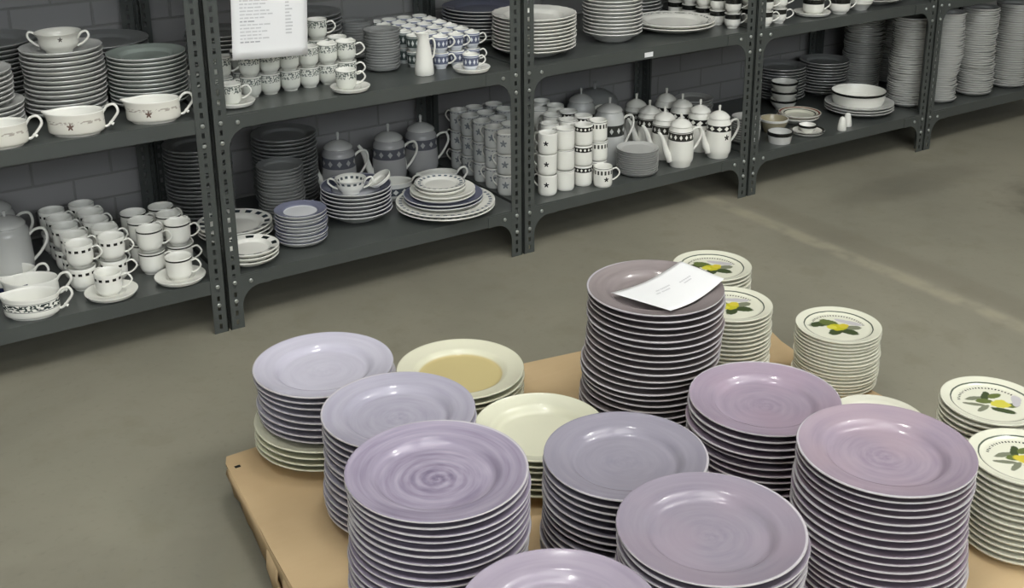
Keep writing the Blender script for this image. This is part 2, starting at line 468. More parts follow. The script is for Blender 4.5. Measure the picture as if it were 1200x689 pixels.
for u in range(5):
    X = u-1
    t = link('shelving_unit', None, None, (X+.004, 0, 0))
    tag(t, unit_names[u], 'shelving unit', 'steel shelving units along the wall')
    for (px, sx) in ((0, 1), (W0, -1)):
        for (py, sy) in ((0, 1), (SD, -1)):
            link('post', POSTS[(sx, sy)], t, (px, py, 0))
    for lv in LEV:
        link('shelf', SHELF, t, (0, 0, lv))
    for lv in LEV[:2]:
        for (px, sx) in ((0, 1), (W0, -1)):
            if not (u == 0 and sx == -1):
                link('gusset', GUS[sx], t, (px+sx*FW, .0008, lv))
                link('bolt', BOLT, t, (px+sx*(FW+.028), -.0004, lv+.016))
            link('bolt', BOLT, t, (px+sx*.021, 0, lv+.02))
            link('bolt', BOLT, t, (px+sx*.021, 0, lv-.036))
mb = MB(); mb.box(0, .036, -.0008, 0, 0, .016)
t = link('price_tag', mb.mesh('price_tag', [M['paper']], smooth=False), None, (1.492, .0018, .594))
tag(t, 'small white tag stuck on the shelf edge below the scalloped plates', 'tag')

# hanging list
SHH = .395
def sheet_y(x, z): return -.0035-(.005*math.sin(x/.215*PI)+.004)*(1-min(1, z/SHH))
mb = MB(); nx, nz = 10, 16
for i in range(nx+1):
    for j in range(nz+1):
        x = .215*i/nx; z = SHH*j/nz; mb.v.append((x, sheet_y(x, z), z))
for i in range(nx):
    for j in range(nz):
        a = i*(nz+1)+j; mb.f.append((a, a+nz+1, a+nz+2, a+1)); mb.mi.append(0)
hang = link('paper_sheet', mb.mesh('paper_sheet', [M['paper']]), None, (0.071, .001, .775))
hang.rotation_euler = (0, math.radians(3.2), 0)
sol = hang.modifiers.new('thickness', 'SOLIDIFY'); sol.thickness = .0004
tag(hang, 'white printed list hanging from the shelf above the rows of small cups', 'paper')
mb = MB(); rr = random.Random(3)
for row in range(34):
    z = .045+row*.0092; w = rr.uniform(.03, .085) if row else .045; x = .022; dark = row in (0, 6, 14, 20)
    while x < .022+w:
        l = rr.uniform(.006, .018); yy = sheet_y(x+l/2, z)-.0007; mb.box(x, x+l, yy-.0003, yy, z, z+.0036, 0 if dark else 1); x += l+.003
    if row > 1:
        l = rr.uniform(.010, .022); yy = sheet_y(.16, z)-.0007; mb.box(.150, .150+l, yy-.0003, yy, z, z+.0040, 1)
o = link('printed_lines', mb.mesh('printed_lines', [M['print'], M['print_faint']], smooth=False), hang)
o['label'] = 'grey printed lines'

# ------------------------------------------------------------------ pallet and cardboard
pal = link('pallet', None, None, (0.4, -1.42, 0)); tag(pal, 'low wooden pallet under the cardboard that carries the plate stacks', 'pallet')
for i in range(7):
    mb = MB(); mb.box(-.64, .64, -.045, .045, .072, .090); link('deck_board', mb.mesh('deck_board', [M['wood']], smooth=False), pal, (0, -.56+i*.187, 0))
for i in range(3):
    for j in range(3):
        mb = MB(); mb.box(-.05, .05, -.05, .05, .016, .0719); link('block', mb.mesh('block', [M['wood']], smooth=False), pal, (-.58+i*.58, -.5+j*.5, 0))
    mb = MB(); mb.box(-.05, .05, -.6, .6, 0.0005, .0159); link('runner', mb.mesh('runner', [M['wood']], smooth=False), pal, (-.58+i*.58, 0, 0))
def card_mat():
    k = NT('brown_cardboard', 0.85, 0.2); p, x, y, z = k.pos()
    a = k.noise(p, 3.0, 4.0); b = k.noise(p, 40.0, 2.0)
    st = k.noise(k.comb(k.math('MULTIPLY', x, 2.0), k.math('MULTIPLY', y, 30.0), z), 3.0, 2.0)
    col = k.ramp(a, [(0.35, lin((188, 164, 128))), (0.65, lin((204, 180, 142)))])
    col = k.mix(k.math('MULTIPLY', st, 0.22), col, lin((186, 156, 116)))
    k.color(col); k.bump(b, 0.1, 0.002); return k.m
CARD = card_mat()
out = [(-.291, -.784), (-.05, -.779), (.20, -.783), (.478, -.790), (.628, -.815), (.80, -.86), (.95, -.875), (1.06, -.885), (1.105, -.93), (1.112, -1.0), (1.09, -1.06), (1.08, -1.113),
       (1.082, -1.28), (1.078, -1.447), (1.09, -1.7), (1.085, -2.06), (.4, -2.07), (-.405, -2.06), (-.385, -1.7), (-.345, -1.269), (-.333, -1.12), (-.318, -.98), (-.308, -.87), (-.302, -.81)]
mb = MB(); n = len(out)
for z in (PAL-.005, PAL): mb.v += [(x, y, z) for x, y in out]
mb.f += [tuple(range(n)), tuple(range(2*n-1, n-1, -1))]; mb.mi += [0, 0]
for i in range(n):
    j = (i+1) % n; mb.f.append((i, i+n, j+n, j)); mb.mi.append(0)
card = link('cardboard_sheet', mb.mesh('cardboard_sheet', [CARD], smooth=False))
tag(card, 'brown cardboard sheet spread under all the lavender and lemon plate stacks', 'cardboard')
# folded-down flap along the left edge, torn and curling at its foot
mb = MB(); N = 40; rows = []
for i in range(N+1):
    t = i/N; y = -.83-1.2*t; x = -.306-.038*min(1, t/.37)-.06*max(0, t-.37)/.63
    w = .0018*math.sin(t*23)+.0012*math.sin(t*61)
    zl = .022+.006*math.sin(t*31+1)+.004*math.sin(t*83)-.010*min(1, t*3)
    rows.append([(x+.001, y, PAL-.0008), (x-.002+.3*w, y, PAL-.012), (x+.006+w, y, (PAL+zl)/2), (x+.012+1.6*w, y, max(.004, zl))])
for r in rows: mb.v += r
for i in range(N):
    for j in range(3):
        a = i*4+j; mb.f.append((a, a+4, a+5, a+1)); mb.mi.append(0)
fl = link('flap', mb.mesh('flap', [CARD], angle=60), card); s = fl.modifiers.new('thickness', 'SOLIDIFY'); s.thickness = .004; s.offset = 0
for (yy, ln, bulge) in ((-1.12, .05, .008), (-1.21, .08, .012), (-1.33, .11, .014)):
    mb = MB(); K = 12
    x0 = -.334-.05*max(0, -yy-1.12)
    for i in range(K+1):
        t = i/K; y = yy-ln*t; b = bulge*math.sin(t*PI)
        for (dz, dx) in ((.088, .004), (.05, -.3*b/.02*.02), (.006, -b+.012)): mb.v.append((x0+dx-.004, y, dz))
    for i in range(K):
        for j in range(2):
            a = i*3+j; mb.f.append((a, a+3, a+4, a+1)); mb.mi.append(0)
    o = link('torn_tab', mb.mesh('torn_tab', [CARD], angle=60), card); s = o.modifiers.new('thickness', 'SOLIDIFY'); s.thickness = .004; s.offset = 0
# staple at the corner
mb = MB(); mb.box(-.006, .006, -.004, .004, 0, .0008); o = link('puncture', mb.mesh('puncture', [M['blackband']], smooth=False), card, (-.285, -.835, PAL)); o['label'] = 'small dark hole near the corner'

# ------------------------------------------------------------------ lavender dinner plates
R = 0.1485; P = 0.0146; H = 0.0205
LAV = {
 's1': brushed('lavender_glaze_pale', (202, 200, 213), (188, 185, 201), R, 1.0, 0.2),
 's2': brushed('lavender_glaze_bluish', (182, 179, 193), (162, 159, 176), R, 2.3, 0.5),
 's3': brushed('lavender_glaze_ringed', (172, 164, 181), (122, 112, 134), R, 3.9, 1.0),
 'tall': brushed('mauve_grey_glaze', (152, 143, 143), (136, 127, 128), R, 4.4, 0.2),
 's7': brushed('lavender_glaze_mauve', (169, 156, 171), (149, 136, 154), R, 5.2, 0.6, (168, 149, 165)),
 's8': brushed('lavender_glaze_smoky', (153, 149, 161), (139, 135, 149), R, 6.1, 0.3),
 's9': brushed('lavender_glaze_rosy', (152, 145, 157), (136, 128, 143), R, 7.7, 0.35, (156, 143, 156)),
 's10': brushed('lavender_glaze_spiral', (168, 155, 168), (143, 130, 148), R, 8.8, 0.7, (171, 153, 163)),
 'front': brushed('lavender_glaze_front', (166, 157, 171), (148, 139, 155), R, 9.5, 0.4)}
LAVM = {k: plate_mesh('dinner_plate_'+k, R, P, H, M['under'], M['rimwhite'], v, 96) for k, v in LAV.items()}
CREAMBASE = plate_mesh('cream_dinner_plate', R+.004, P, H, M['cream'], M['cream'], M['cream'], 96)
def htop(z, p=P, h=H): return int(round((z-h-PAL-p)/p))+1   # plates needed to reach the measured rim height
def fg(key, x, y, z, where, group, drift=None, look='lavender glazed dinner plate', tl=None, pp=P, **kw):
    n = htop(z, pp); p = (z-PAL-H)/n
    me = LAVM[key]
    if abs(p-P) > 1e-4:   # keep plates touching when a stack is a little tighter or looser
        me = plate_mesh('dinner_plate_fit', R, p, H, M['under'], M['rimwhite'], LAV[key], 96)
    cb = None
    if 'base_n' in kw: kw['base_me'] = plate_mesh('cream_plate_fit', R+.005, p, H, M['cream'], M['cream'], M['cream'], 96)
    return stack('dinner_plate', 'plate', group, look, where, x, y, PAL+.0002, p, n, me, me, tl or look, drift, rot=random.uniform(0, 6), **kw)
fg('s1', -.091, -.870, .303, 'of stack on the far left corner', 'plates of the far left stack', lambda q: (.010*min(1, q*2)+.002*math.sin(q*9), .002*math.sin(q*14)), tl='pale lavender plate with plain centre', base_n=4, base_look='cream-white dinner plate', base_dx=-.012)
fg('s2', -.069, -1.169, .329, 'of stack behind the ringed plate', 'plates of the second stack from the left', lambda q: (.004*math.sin(q*6), -.004*q), look='bluish lavender dinner plate')
fg('s3', -.181, -1.519, .424, 'of near left stack', 'plates of the near left stack', lambda q: (.004*math.sin(q*7)+.004*q, .003*math.sin(q*5)), tl='lavender dinner plate with dark concentric brush rings', pp=.0134, look='lavender dinner plate')
fg('tall', .557, -1.180, .432, 'of stack under the paper sheet', 'plates of the stack under the paper', lambda q: (-.012*min(1, max(0, q-.25)*3)+.002*math.sin(q*20), -.004*math.sin(q*5)), look='pale mauve-grey dinner plate')
fg('s7', .567, -1.509, .313, 'of stack right before the papered one', 'plates of the mauve stack', lambda q: (-.003*math.sin(q*8), .004*q), look='mauve dinner plate')
fg('s8', .203, -1.527, .320, 'of stack before the cream plates', 'plates of the smoky lavender stack', lambda q: (-.006*q, .003*math.sin(q*9)), look='smoky lavender dinner plate')
fg('s9', .138, -1.820, .366, 'of near centre stack', 'plates of the near centre stack', lambda q: (.003*math.sin(q*7), .004*q), look='rosy lavender dinner plate', pp=.0138)
fg('s10', .512, -1.845, .389, 'of near right stack', 'plates of the near right stack', lambda q: (.004*math.sin(q*9), .004*math.sin(q*6)), tl='mauve dinner plate with small central spiral', pp=.0138, look='mauve-lavender dinner plate')
fg('front', -.161, -1.832, .344, 'of stack cut by bottom edge', 'plates of the foremost stack', look='soft lavender dinner plate')

# cream soup plates
def flat_mat(rgb, name, R, rgb2, r1):
    k = NT(name, 0.18); r, th, z = k.polar()
    k.color(k.mix(k.sstep(r, r1-.003, r1+.003), lin(rgb2), lin(rgb))); return k.m
YB = flat_mat((224, 223, 200), 'cream_glaze_tan_well', .147, (205, 190, 138), .097)
p5 = (.193-PAL-.02)/5
yb = plate_mesh('tan_centre_plate', .147, p5, .020, M['cream'], M['cream'], YB, 96, well=.66)
cr0 = plate_mesh('cream_plate', .147, p5, .020, M['cream'], M['cream'], M['cream'], 96, well=.66)
stack('soup_plate', 'plate', 'cream plates behind the lavender stacks', 'cream soup plate', 'of stack with the tan centre', .244, -.871, PAL+.0002, p5, 5, cr0, yb, 'cream soup plate with tan centre')
p9 = (.219-PAL-.026)/7
cb = plate_mesh('cream_deep_plate', .135, p9, .026, M['cream'], M['cream'], M['cream'], 96, well=.68, foot=.5)
stack('soup_plate', 'plate', 'plain cream plates', 'plain cream deep plate', 'of stack left of the tall one', .226, -1.219, PAL+.0002, p9, 7, cb)

# lemon plates
RL = .099
G, DG, YE, GG, LI = (104, 116, 66), (72, 84, 56), (212, 196, 70), (128, 132, 112), (196, 193, 196)
mA = [(-.34, .08, .5, .22, .10, DG), (-.16, .16, -.4, .2, .12, G), (.16, -.14, -.5, .24, .11, DG), (.28, .02, .2, .17, .08, GG), (-.05, -.20, .9, .17, .10, DG), (.0, .0, .3, .17, .13, (196, 190, 52)), (.10, .08, .8, .10, .08, YE), (-.12, -.02, 0., .09, .07, (214, 208, 80)), (.10, .38, -.3, .32, .07, LI)]
mB = [(-.30, .18, .3, .2, .07, GG), (-.36, -.06, -.2, .22, .06, GG), (-.05, .28, 1.2, .2, .09, DG), (.12, .30, .6, .18, .09, G), (-.22, -.22, .8, .18, .07, GG), (.16, -.28, -.4, .24, .10, DG), (.38, -.06, .3, .18, .10, G), (-.12, .08, .0, .18, .10, G), (.12, .0, -.35, .27, .16, YE), (.18, .03, -.3, .13, .07, (232, 196, 70))]
mC = mB[:-2]+[(.18, -.02, .1, .2, .17, (214, 206, 84)), (.52, .12, 1.3, .26, .10, LI)]
mA = [(x*1.25, y*1.25, a, l*1.3, w*1.45, c) for x, y, a, l, w, c in mA]
mA[-1] = (.26, .30, -.35, .34, .10, LI)
FA = fruit_face('fruit_face_small', RL, mA, .3, 2.8)
FB = fruit_face('fruit_face_lemon', RL, mB, .4, 2.7)
FC = fruit_face('fruit_face_round_lemon', RL, mC, .6, 3.0)
def lem(x, y, z, where, face, look, rot, pp=.0098, hh=.0085, grp=None, drift=None):
    n = int(round((z-hh-PAL)/pp)); p = (z-hh-PAL)/n
    a = plate_mesh('side_plate', RL, p, hh, M['lemon_side'], M['lemon_side'], M['lemon_side'], 72, well=.74)
    b = plate_mesh('fruit_plate', RL, p, hh, M['lemon_side'], M['lemon_side'], face, 72, well=.74)
    stack('side_plate', 'plate', grp, 'small ivory plate', where, x, y, PAL+.0002, p, n, a, b, look, drift, jit=.001, rot=rot)
VR = -math.radians(33)
lem(.940, -.950, .310, 'of rearmost fruit plate stack', FA, 'small white plate with fruit sprig', VR, .0105, grp='plates of the rearmost fruit plate stack')
lem(.834, -1.129, .300, 'of stack behind the papered one', FA, 'small white plate with fruit sprig', VR+.2, .0105, grp='plates of the fruit stack beside the papered stack')
lem(1.037, -1.283, .252, 'of lone stack before the floor', FA, 'small plate with green fruit sprig', VR-.2, .0082, grp='plates of the lone fruit stack', drift=lambda q: (.001*math.sin(q*20), 0))
lem(.970, -1.740, .286, 'of right-edge stack, farther one', FC, 'small plate with round lemon', VR-.1, .0115, grp='plates of the farther right-edge stack', drift=lambda q: (-.004*q, .002))
lem(.840, -1.900, .285, 'of right-edge stack, nearer one', FB, 'small plate with long lemon', VR, .0122, grp='plates of the nearer right-edge stack')
lem(.840, -1.570, .205, 'of low stack peeping between mauve stacks', M['lemon_side'], 'small plain ivory plate', 0, .0105, grp='plates of the low hidden stack')

# sheet of paper sagging over the tall stack
c1, c2, c3, c4 = [Vector(v) for v in ((.462, -1.147, .428), (.664, -1.138, .450), (.680, -1.263, .448), (.496, -1.302, .437))]
mb = MB(); nu, nv = 24, 12
for i in range(nu+1):
    for j in range(nv+1):
        u, v = i/nu, j/nv
        q = c1.lerp(c2, u).lerp(c4.lerp(c3, u), v)
        q.z += -.011*math.sin(PI*u)*(1-.25*math.sin(PI*v))+.008*max(0, u-.75)**1.5*8*.1
        mb.v.append(tuple(q))
for i in range(nu):
    for j in range(nv):
        a = i*(nv+1)+j; mb.f.append((a, a+1, a+nv+2, a+nv+1)); mb.mi.append(0)
ps = link('paper_sheet', mb.mesh('curled_paper', [M['paper']])); s = ps.modifiers.new('thickness', 'SOLIDIFY'); s.thickness = .0004
tag(ps, 'white paper slip sagging across the top of the tallest plate stack', 'paper')
mb = MB()
def onp(u, v):
    q = c1.lerp(c2, u).lerp(c4.lerp(c3, u), v); q.z += -.011*math.sin(PI*u)*(1-.25*math.sin(PI*v))+.0008; return q
for (u0, u1, v) in ((.34, .40, .38), (.41, .56, .38), (.28, .35, .46), (.37, .5, .46), (.66, .84, .45), (.68, .8, .52)):
    for w in range(6):
        a, b = u0+(u1-u0)*w/6, u0+(u1-u0)*(w+.8)/6
        q = [onp(a, v), onp(a, v+.03), onp(b, v+.03), onp(b, v)]; k0 = len(mb.v)
        mb.v += [tuple(t) for t in q]; mb.f.append((k0, k0+1, k0+2, k0+3)); mb.mi.append(0)
link('printed_lines', mb.mesh('slip_print', [M['print_faint']], smooth=False), ps)

# ------------------------------------------------------------------ cups, pots, bowls
def handle_pts(x0, zt, zb, out, drop=0.0):
    return arc([(x0-.004, 0, zt), (x0+out*.55, 0, zt+.006), (x0+out, 0, zt-(zt-zb)*.28), (x0+out*.78, 0, zt-(zt-zb)*.68), (x0+out*.2, 0, zb), (x0-.004, 0, zb-drop)], 20)
def cup(name, R, h, mat, foot=.62, mug=False, inner=None):
    mb = MB(); t = .0026
    if mug:
        pr = [(0, .003), (R*.8, .003), (R*.86, 0), (R*.93, .002), (R*.985, .007), (R, .014), (R, h*.3), (R, h*.6), (R, h*.9), (R, h-.0015), (R-.0012, h), (R-t, h-.0015), (R-t, h*.8), (R-t, h*.4), (R-t, .014), (R*.85, .007), (0, .006)]
        ni = 9
    else:
        pr = [(0, .003), (R*.60, .003), (R*.63, 0), (R*.66, 0), (R*.67, .004), (R*.78, .007), (R*.89, .012), (R*.95, .020), (R*.965, .030), (R*.97, h*.65), (R*.975, h*.85), (R, h-.002), (R-.001, h), (R-t, h-.0015), (R*.975-t, h*.85), (R*.965-t, h*.5), (R*.95-t, .022), (R*.82, .0125), (R*.5, .0085), (0, .008)]
        ni = 11
    mb.lathe(pr, 32, [0 if i < ni else 1 for i in range(len(pr)-1)]); o = link(name, mb.mesh(name, [mat, M['porcelain']], angle=55))
    mb = MB(); zt = h*.78; zb = h*.30
    mb.tube(handle_pts(R*(1 if mug else .975), zt, zb, .020 if R < .03 else .025), .0026, 8, 1.25)
    link('handle', mb.mesh('cup_handle', [M['porcelain']], angle=60), o)
    return o
def saucer_mesh(R, mat): return plate_mesh('saucer_m', R, .006, .010, mat, mat, mat, 48, well=.5, foot=.45)
PATT = {
 'dash': banded('porcelain_black_dashes', [dict(z0=.047, z1=.0545, kind='dash', n=12, c=(28, 28, 26))]),
 'line': banded('porcelain_dark_rim_line', [dict(z0=.0585, z1=.0635, kind='line', c=(50, 50, 46))]),
 'smallfloral': banded('porcelain_grey_garland', [dict(z0=.036, z1=.056, kind='floral', c=(104, 112, 108)), dict(z0=.0560, z1=.0575, kind='line', c=(120, 126, 120))], (222, 224, 216)),
 'blue': banded('porcelain_blue_panels', [dict(z0=.016, z1=.042, kind='lattice', n=11, t=.26, c=(98, 104, 126)), dict(z0=.044, z1=.047, kind='line', c=(96, 104, 136))], (222, 226, 232)),
 'green': banded('porcelain_green_panels', [dict(z0=.012, z1=.042, kind='lattice', n=11, t=.26, c=(74, 86, 84)), dict(z0=.044, z1=.047, kind='line', c=(70, 84, 80))], (214, 220, 218)),
 'mugsprig': banded('porcelain_star_sprig', [dict(z0=.030, z1=.050, kind='sprig', a=2.0, r=.032, c=(44, 44, 48))]),
 'mugband': banded('porcelain_dark_lattice_rim', [dict(z0=.050, z1=.066, kind='lattice', n=14, t=.26, c=(46, 46, 44))]),
 'mugchain': banded('porcelain_chain_rim', [dict(z0=.046, z1=.060, kind='dash', n=16, c=(60, 62, 58)), dict(z0=.066, z1=.068, kind='line', c=(70, 70, 66)), dict(z0=.020, z1=.040, kind='sprig', a=-1.35, r=.032, c=(52, 54, 52))]),
 'mugfloral': banded('porcelain_rosette', [dict(z0=.024, z1=.052, kind='sprig', a=2.0, r=.033, c=(128, 134, 140)), dict(z0=.062, z1=.066, kind='floral', c=(120, 124, 130))], (206, 208, 206)),
 'mugplain': banded('porcelain_thin_line', [dict(z0=.068, z1=.070, kind='line', c=(130, 130, 128))]),
 'blackcup': banded('porcelain_wide_black_band', [dict(z0=.034, z1=.052, kind='line', c=(30, 32, 30))]),
 'bigblack': banded('porcelain_broad_black_band', [dict(z0=.040, z1=.058, kind='line', c=(30, 32, 30))]),
 'boat': banded('porcelain_foliage_band', [dict(z0=.027, z1=.044, kind='floral', s=.9, c=(56, 66, 64)), dict(z0=.0245, z1=.026, kind='line', c=(90, 96, 92)), dict(z0=.0455, z1=.047, kind='line', c=(90, 96, 92))]),
 'boat2': banded('porcelain_medallion', [dict(z0=.018, z1=.040, kind='sprig', a=-1.75, r=.055, c=(112, 92, 84)), dict(z0=.034, z1=.042, kind='floral', c=(176, 170, 160))], (222, 220, 210)),
 'boat3': banded('porcelain_square_motifs', [dict(z0=.020, z1=.044, kind='lattice', n=10, t=.3, c=(70, 76, 84))], (206, 208, 206)),
 'boat4': banded('porcelain_blue_base', [dict(z0=.0, z1=.026, kind='line', c=(40, 44, 76))]),
 'soup': banded('porcelain_dotted_bowl', [dict(z0=.034, z1=.042, kind='dash', n=14, c=(84, 92, 96))]),
 'soup2': banded('porcelain_small_motif_bowl', [dict(z0=.034, z1=.050, kind='sprig', a=-1.2, r=.06, c=(92, 88, 84))], (214, 214, 206)),
 'pot': banded('porcelain_pot_lattice', [dict(z0=.100, z1=.128, kind='lattice', n=14, t=.25, c=(52, 52, 48)), dict(z0=.1295, z1=.132, kind='line', c=(60, 60, 56))]),
 'pot2': banded('porcelain_pot_diamonds', [dict(z0=.104, z1=.126, kind='lattice', n=10, t=.32, c=(40, 40, 40)), dict(z0=.07, z1=.095, kind='sprig', a=-1.5, r=.047, c=(60, 60, 56))]),
 'darkpot': banded('porcelain_pot_wide_lattice', [dict(z0=.112, z1=.152, kind='lattice', n=12, t=.22, c=(50, 52, 50))], (196, 198, 196)),
 'teapot': banded('porcelain_teapot_panels', [dict(z0=.100, z1=.136, kind='lattice', n=11, t=.24, c=(92, 94, 102))], (168, 168, 168)),
 'bowlblack': banded('porcelain_black_lip', [dict(z0=.0405, z1=.060, kind='line', c=(24, 24, 24))]),
}
def coffee_pot(name, mat, R=.047, h=.145, lidh=.05, spout=True, lidmat=None, wide=1.0):
    lidmat = lidmat or M['porcelain']
    mb = MB(); t = .003
    pr = [(0, .004), (R*.74, .004), (R*.78, 0), (R*.82, .002), (R*.84, .012), (R*.96, .022), (R, .034), (R*1.01, .05), (R*.985, h*.5), (R*.955, h*.75), (R*.945, h*.86), (R*.92, h*.915), (R*.84, h*.96), (R*.79, h*.985), (R*.78, h), (R*.75-t, h), (R*.75-t, h*.97), (R*.88-t, h*.90), (R-t, h*.6), (R-t, .03), (R*.7, .008), (0, .008)]
    mb.lathe(pr, 36); o = link(name, mb.mesh(name, [mat], angle=60))
    mb = MB(); rl = R*.83
    mb.lathe([(0, 0), (rl*.85, 0), (rl, .002), (rl*1.0, .005), (rl*.86, .013), (rl*.55, .022), (rl*.25, .027), (0, .0285)], 32)
    lid = link('lid', mb.mesh('pot_lid', [lidmat], angle=60), o, (0, 0, h+.0002))
    mb = MB(); kh = lidh-.027
    mb.lathe([(0, 0), (.0045, 0), (.0038, kh*.3), (.0052, kh*.75), (.0045, kh*.95), (0, kh)], 14)
    link('knob', mb.mesh('lid_knob', [lidmat], angle=60), lid, (0, 0, .0265))
    if spout:
        mb = MB(); pts = arc([(-R*.84, 0, h*.20), (-R-.010, 0, h*.36), (-R-.022, 0, h*.60), (-R-.034, 0, h*.80), (-R-.047, 0, h*.93)], 16)
        n = len(pts); mb.tube(pts, [.0190-.0138*(i/(n-1))**.6 for i in range(n)], 12, .8)
        link('spout', mb.mesh('spout', [M['porcelain']], angle=60), o)
    mb = MB(); zt, zb, x0 = h*.80, h*.26, R*.97
    mb.tube(arc([(x0-.008, 0, zt-.006), (x0+.012, 0, zt+.012), (x0+.036, 0, zt+.012), (x0+.042, 0, zt-.018), (x0+.024, 0, (zt+zb)/2-.01), (x0+.006, 0, zb+.012), (x0-.006, 0, zb)], 24), .0042, 8, 1.2)
    link('handle', mb.mesh('pot_handle', [M['porcelain']], angle=60), o)
    return o
def boat(name, mat, R=.061, h=.060, inner=None):
    mb = MB(); t = .003
    pr = [(0, .004), (R*.74, .004), (R*.77, 0), (R*.80, .0), (R*.81, .005), (R*.91, .006), (R*.965, .009), (R*.985, .014), (R*.99, .022), (R*.985, h*.55), (R*.975, h*.78), (R*.97, h*.9), (R*.99, h-.0015), (R*.99-.001, h), (R*.99-t, h-.001), (R*.97-t, h*.88), (R*.98-t, h*.6), (R*.98-t, .026), (R*.93, .014), (R*.7, .010), (0, .009)]
    def mod(p, a):
        s = max(0, math.cos(a-PI))**14*max(0, (p[2]-h*.6)/(h*.4))**1.5
        return (p[0]*1.16-.013*s, p[1]*.80, p[2]+.003*s)
    mb.lathe(pr, 56, [0 if i < 12 else 1 for i in range(len(pr)-1)], mod); o = link(name, mb.mesh(name, [mat, M['porcelain']], angle=60))
    mb = MB(); x0 = R*1.16
    mb.tube(arc([(x0-.006, 0, h*.80), (x0+.008, 0, h*1.12), (x0+.026, 0, h*1.16), (x0+.033, 0, h*.86), (x0+.020, 0, h*.52), (x0+.006, 0, h*.26), (x0-.004, 0, h*.24)], 22), .0036, 8, 1.2)
    mb.tube([(x0+.010, 0, h*.42), (x0+.019, 0, h*.30)], [.003, .0045], 8)
    link('handle', mb.mesh('boat_handle', [M['porcelain']], angle=60), o)
    return o
def two_handled(name, mat, R=.052, h=.052):
    mb = MB(); t = .003
    pr = [(0, .004), (R*.45, .004), (R*.5, 0), (R*.56, .001), (R*.58, .007), (R*.78, .016), (R*.86, .028), (R*.84, h*.7), (R*.92, h*.88), (R, h-.001), (R-.001, h), (R-t, h-.001), (R*.88-t, h*.84), (R*.81-t, h*.65), (R*.8-t, .02), (R*.5, .010), (0, .009)]
    mb.lathe(pr, 40); o = link(name, mb.mesh(name, [mat], angle=60))
    for s in (1, -1):
        mb = MB(); x0 = R*.84
        mb.tube(arc([(s*(x0-.003), 0, h*.62), (s*(x0+.010), 0, h*.92), (s*(x0+.024), 0, h*.98), (s*(x0+.028), 0, h*.74), (s*(x0+.014), 0, h*.45), (s*(x0-.002), 0, h*.30)], 18), .0032, 8, 1.2)
        link('handle', mb.mesh('bowl_handle', [M['porcelain']], angle=60), o)
    return o
def bowl_mesh(name, R, h, mat, rimmat, foot=.55, drum=False, lip=.010):
    mb = MB(); t = .0035
    if drum: pr = [(0, .003), (R*.8, .003), (R*.82, 0), (R*.86, 0), (R*.90, .010), (R*.95, .03), (R*.965, h-lip-.004), (R, h-lip), (R, h), (R-t, h), (R*.96-t, h-lip-.004), (R*.93-t, .02), (R*.5, .008), (0, .008)]
    else: pr = [(0, .003), (R*foot*.9, .003), (R*foot, 0), (R*(foot+.05), 0), (R*(foot+.08), .005), (R*.82, h*.42), (R*.94, h*.70), (R*.985, h-.009), (R, h-.008), (R, h), (R-t, h), (R*.93-t, h*.72), (R*.80-t, h*.40), (R*.3, .008), (0, .008)]
    mis = [0]*(len(pr)-1)
    i = 6 if drum else 7
    for k in (i, i+1, i+2): mis[k] = 1
    mb.lathe(pr, 48, mis); return mb.mesh(name, [mat, rimmat], angle=60)

HR = math.radians(-28)
def rot_h(): return HR+random.uniform(-.12, .12)
def place_stacked(proto, x, y, z0, n, pitch, cat, group, look, where, turn=0.0):
    names = {1: ['single'], 2: ['lower', 'upper'], 3: ['bottom', 'middle', 'top']}[n]
    for i in range(n):
        w = (names[i]+' one ') if n > 1 else ''
        put(proto, (x+random.gauss(0, .0008), y+random.gauss(0, .0008), z0+i*pitch), rot_h()+turn, look+', '+w+where, cat, group)
def piled(proto, x, y, z, label, cat, group, rz=None): return put(proto, (x, y, z), rot_h() if rz is None else rz, label, cat, group)

sauc = link('saucer', saucer_mesh(.070, M['porcelain'])); sauc2 = link('saucer', saucer_mesh(.058, M['porcelain']))
ROWW = ['front', 'second', 'third', 'fourth', 'fifth', 'sixth', 'seventh']
# --- leftmost unit, bottom shelf
B = BASE+.0003; Mz = MID+.0003
dash = cup('coffee_cup', .037, .066, PATT['dash']); liner = cup('coffee_cup', .037, .066, PATT['line'])
piled(sauc, -.295, .066, B, 'white saucer under the front cup with black dashes', 'saucer', None)
piled(dash, -.300, .062, B+.0063, 'white cup with black dashes standing on its saucer', 'cup', None)
for ci, (cx, cw) in enumerate(((-.345, 'left file'), (-.258, 'right file'))):
    for r in range(5):
        y = .158+.079*r+(.006 if ci else 0)
        place_stacked(dash, cx+.004*(r % 2), y, B, 2, .0663, 'cup', 'cups with black dashes stacked in two files', 'black-dashed white cup', 'of '+ROWW[r]+' pile in '+cw)
piled(sauc, -.107, .062, B, 'white saucer under the front cup with dark rim line', 'saucer', None)
piled(liner, -.108, .060, B+.0063, 'white cup with dark rim line standing on its saucer', 'cup', None)
for ci, (cx, cw) in enumerate(((-.152, 'left file'), (-.070, 'right file'))):
    for r in range(3):
        y = .164+.079*r+(.006 if ci else 0)
        place_stacked(liner, cx, y, B, 2, .0663, 'cup', 'cups with a dark rim line stacked in two files', 'dark-lined white cup', 'of '+ROWW[r]+' pile in '+cw)
bo = boat('sauce_boat', PATT['boat'])
piled(bo, -.500, .058, B, 'white sauce boat with foliage band, front of the three', 'sauce boat', None, -.42)
bo2 = boat('sauce_boat', M['porcelain'])
piled(bo2, -.478, .160, B, 'plain white sauce boat between the foliage one and blue one', 'sauce boat', None, -.42)
bo3 = boat('sauce_boat', PATT['boat4'])
piled(bo3, -.515, .258, B, 'white sauce boat with dark blue base, rear of three', 'sauce boat', None, -.42)
pa = coffee_pot('coffee_pot', M['greyware'], .062, .155, .045, lidmat=M['greyware'])
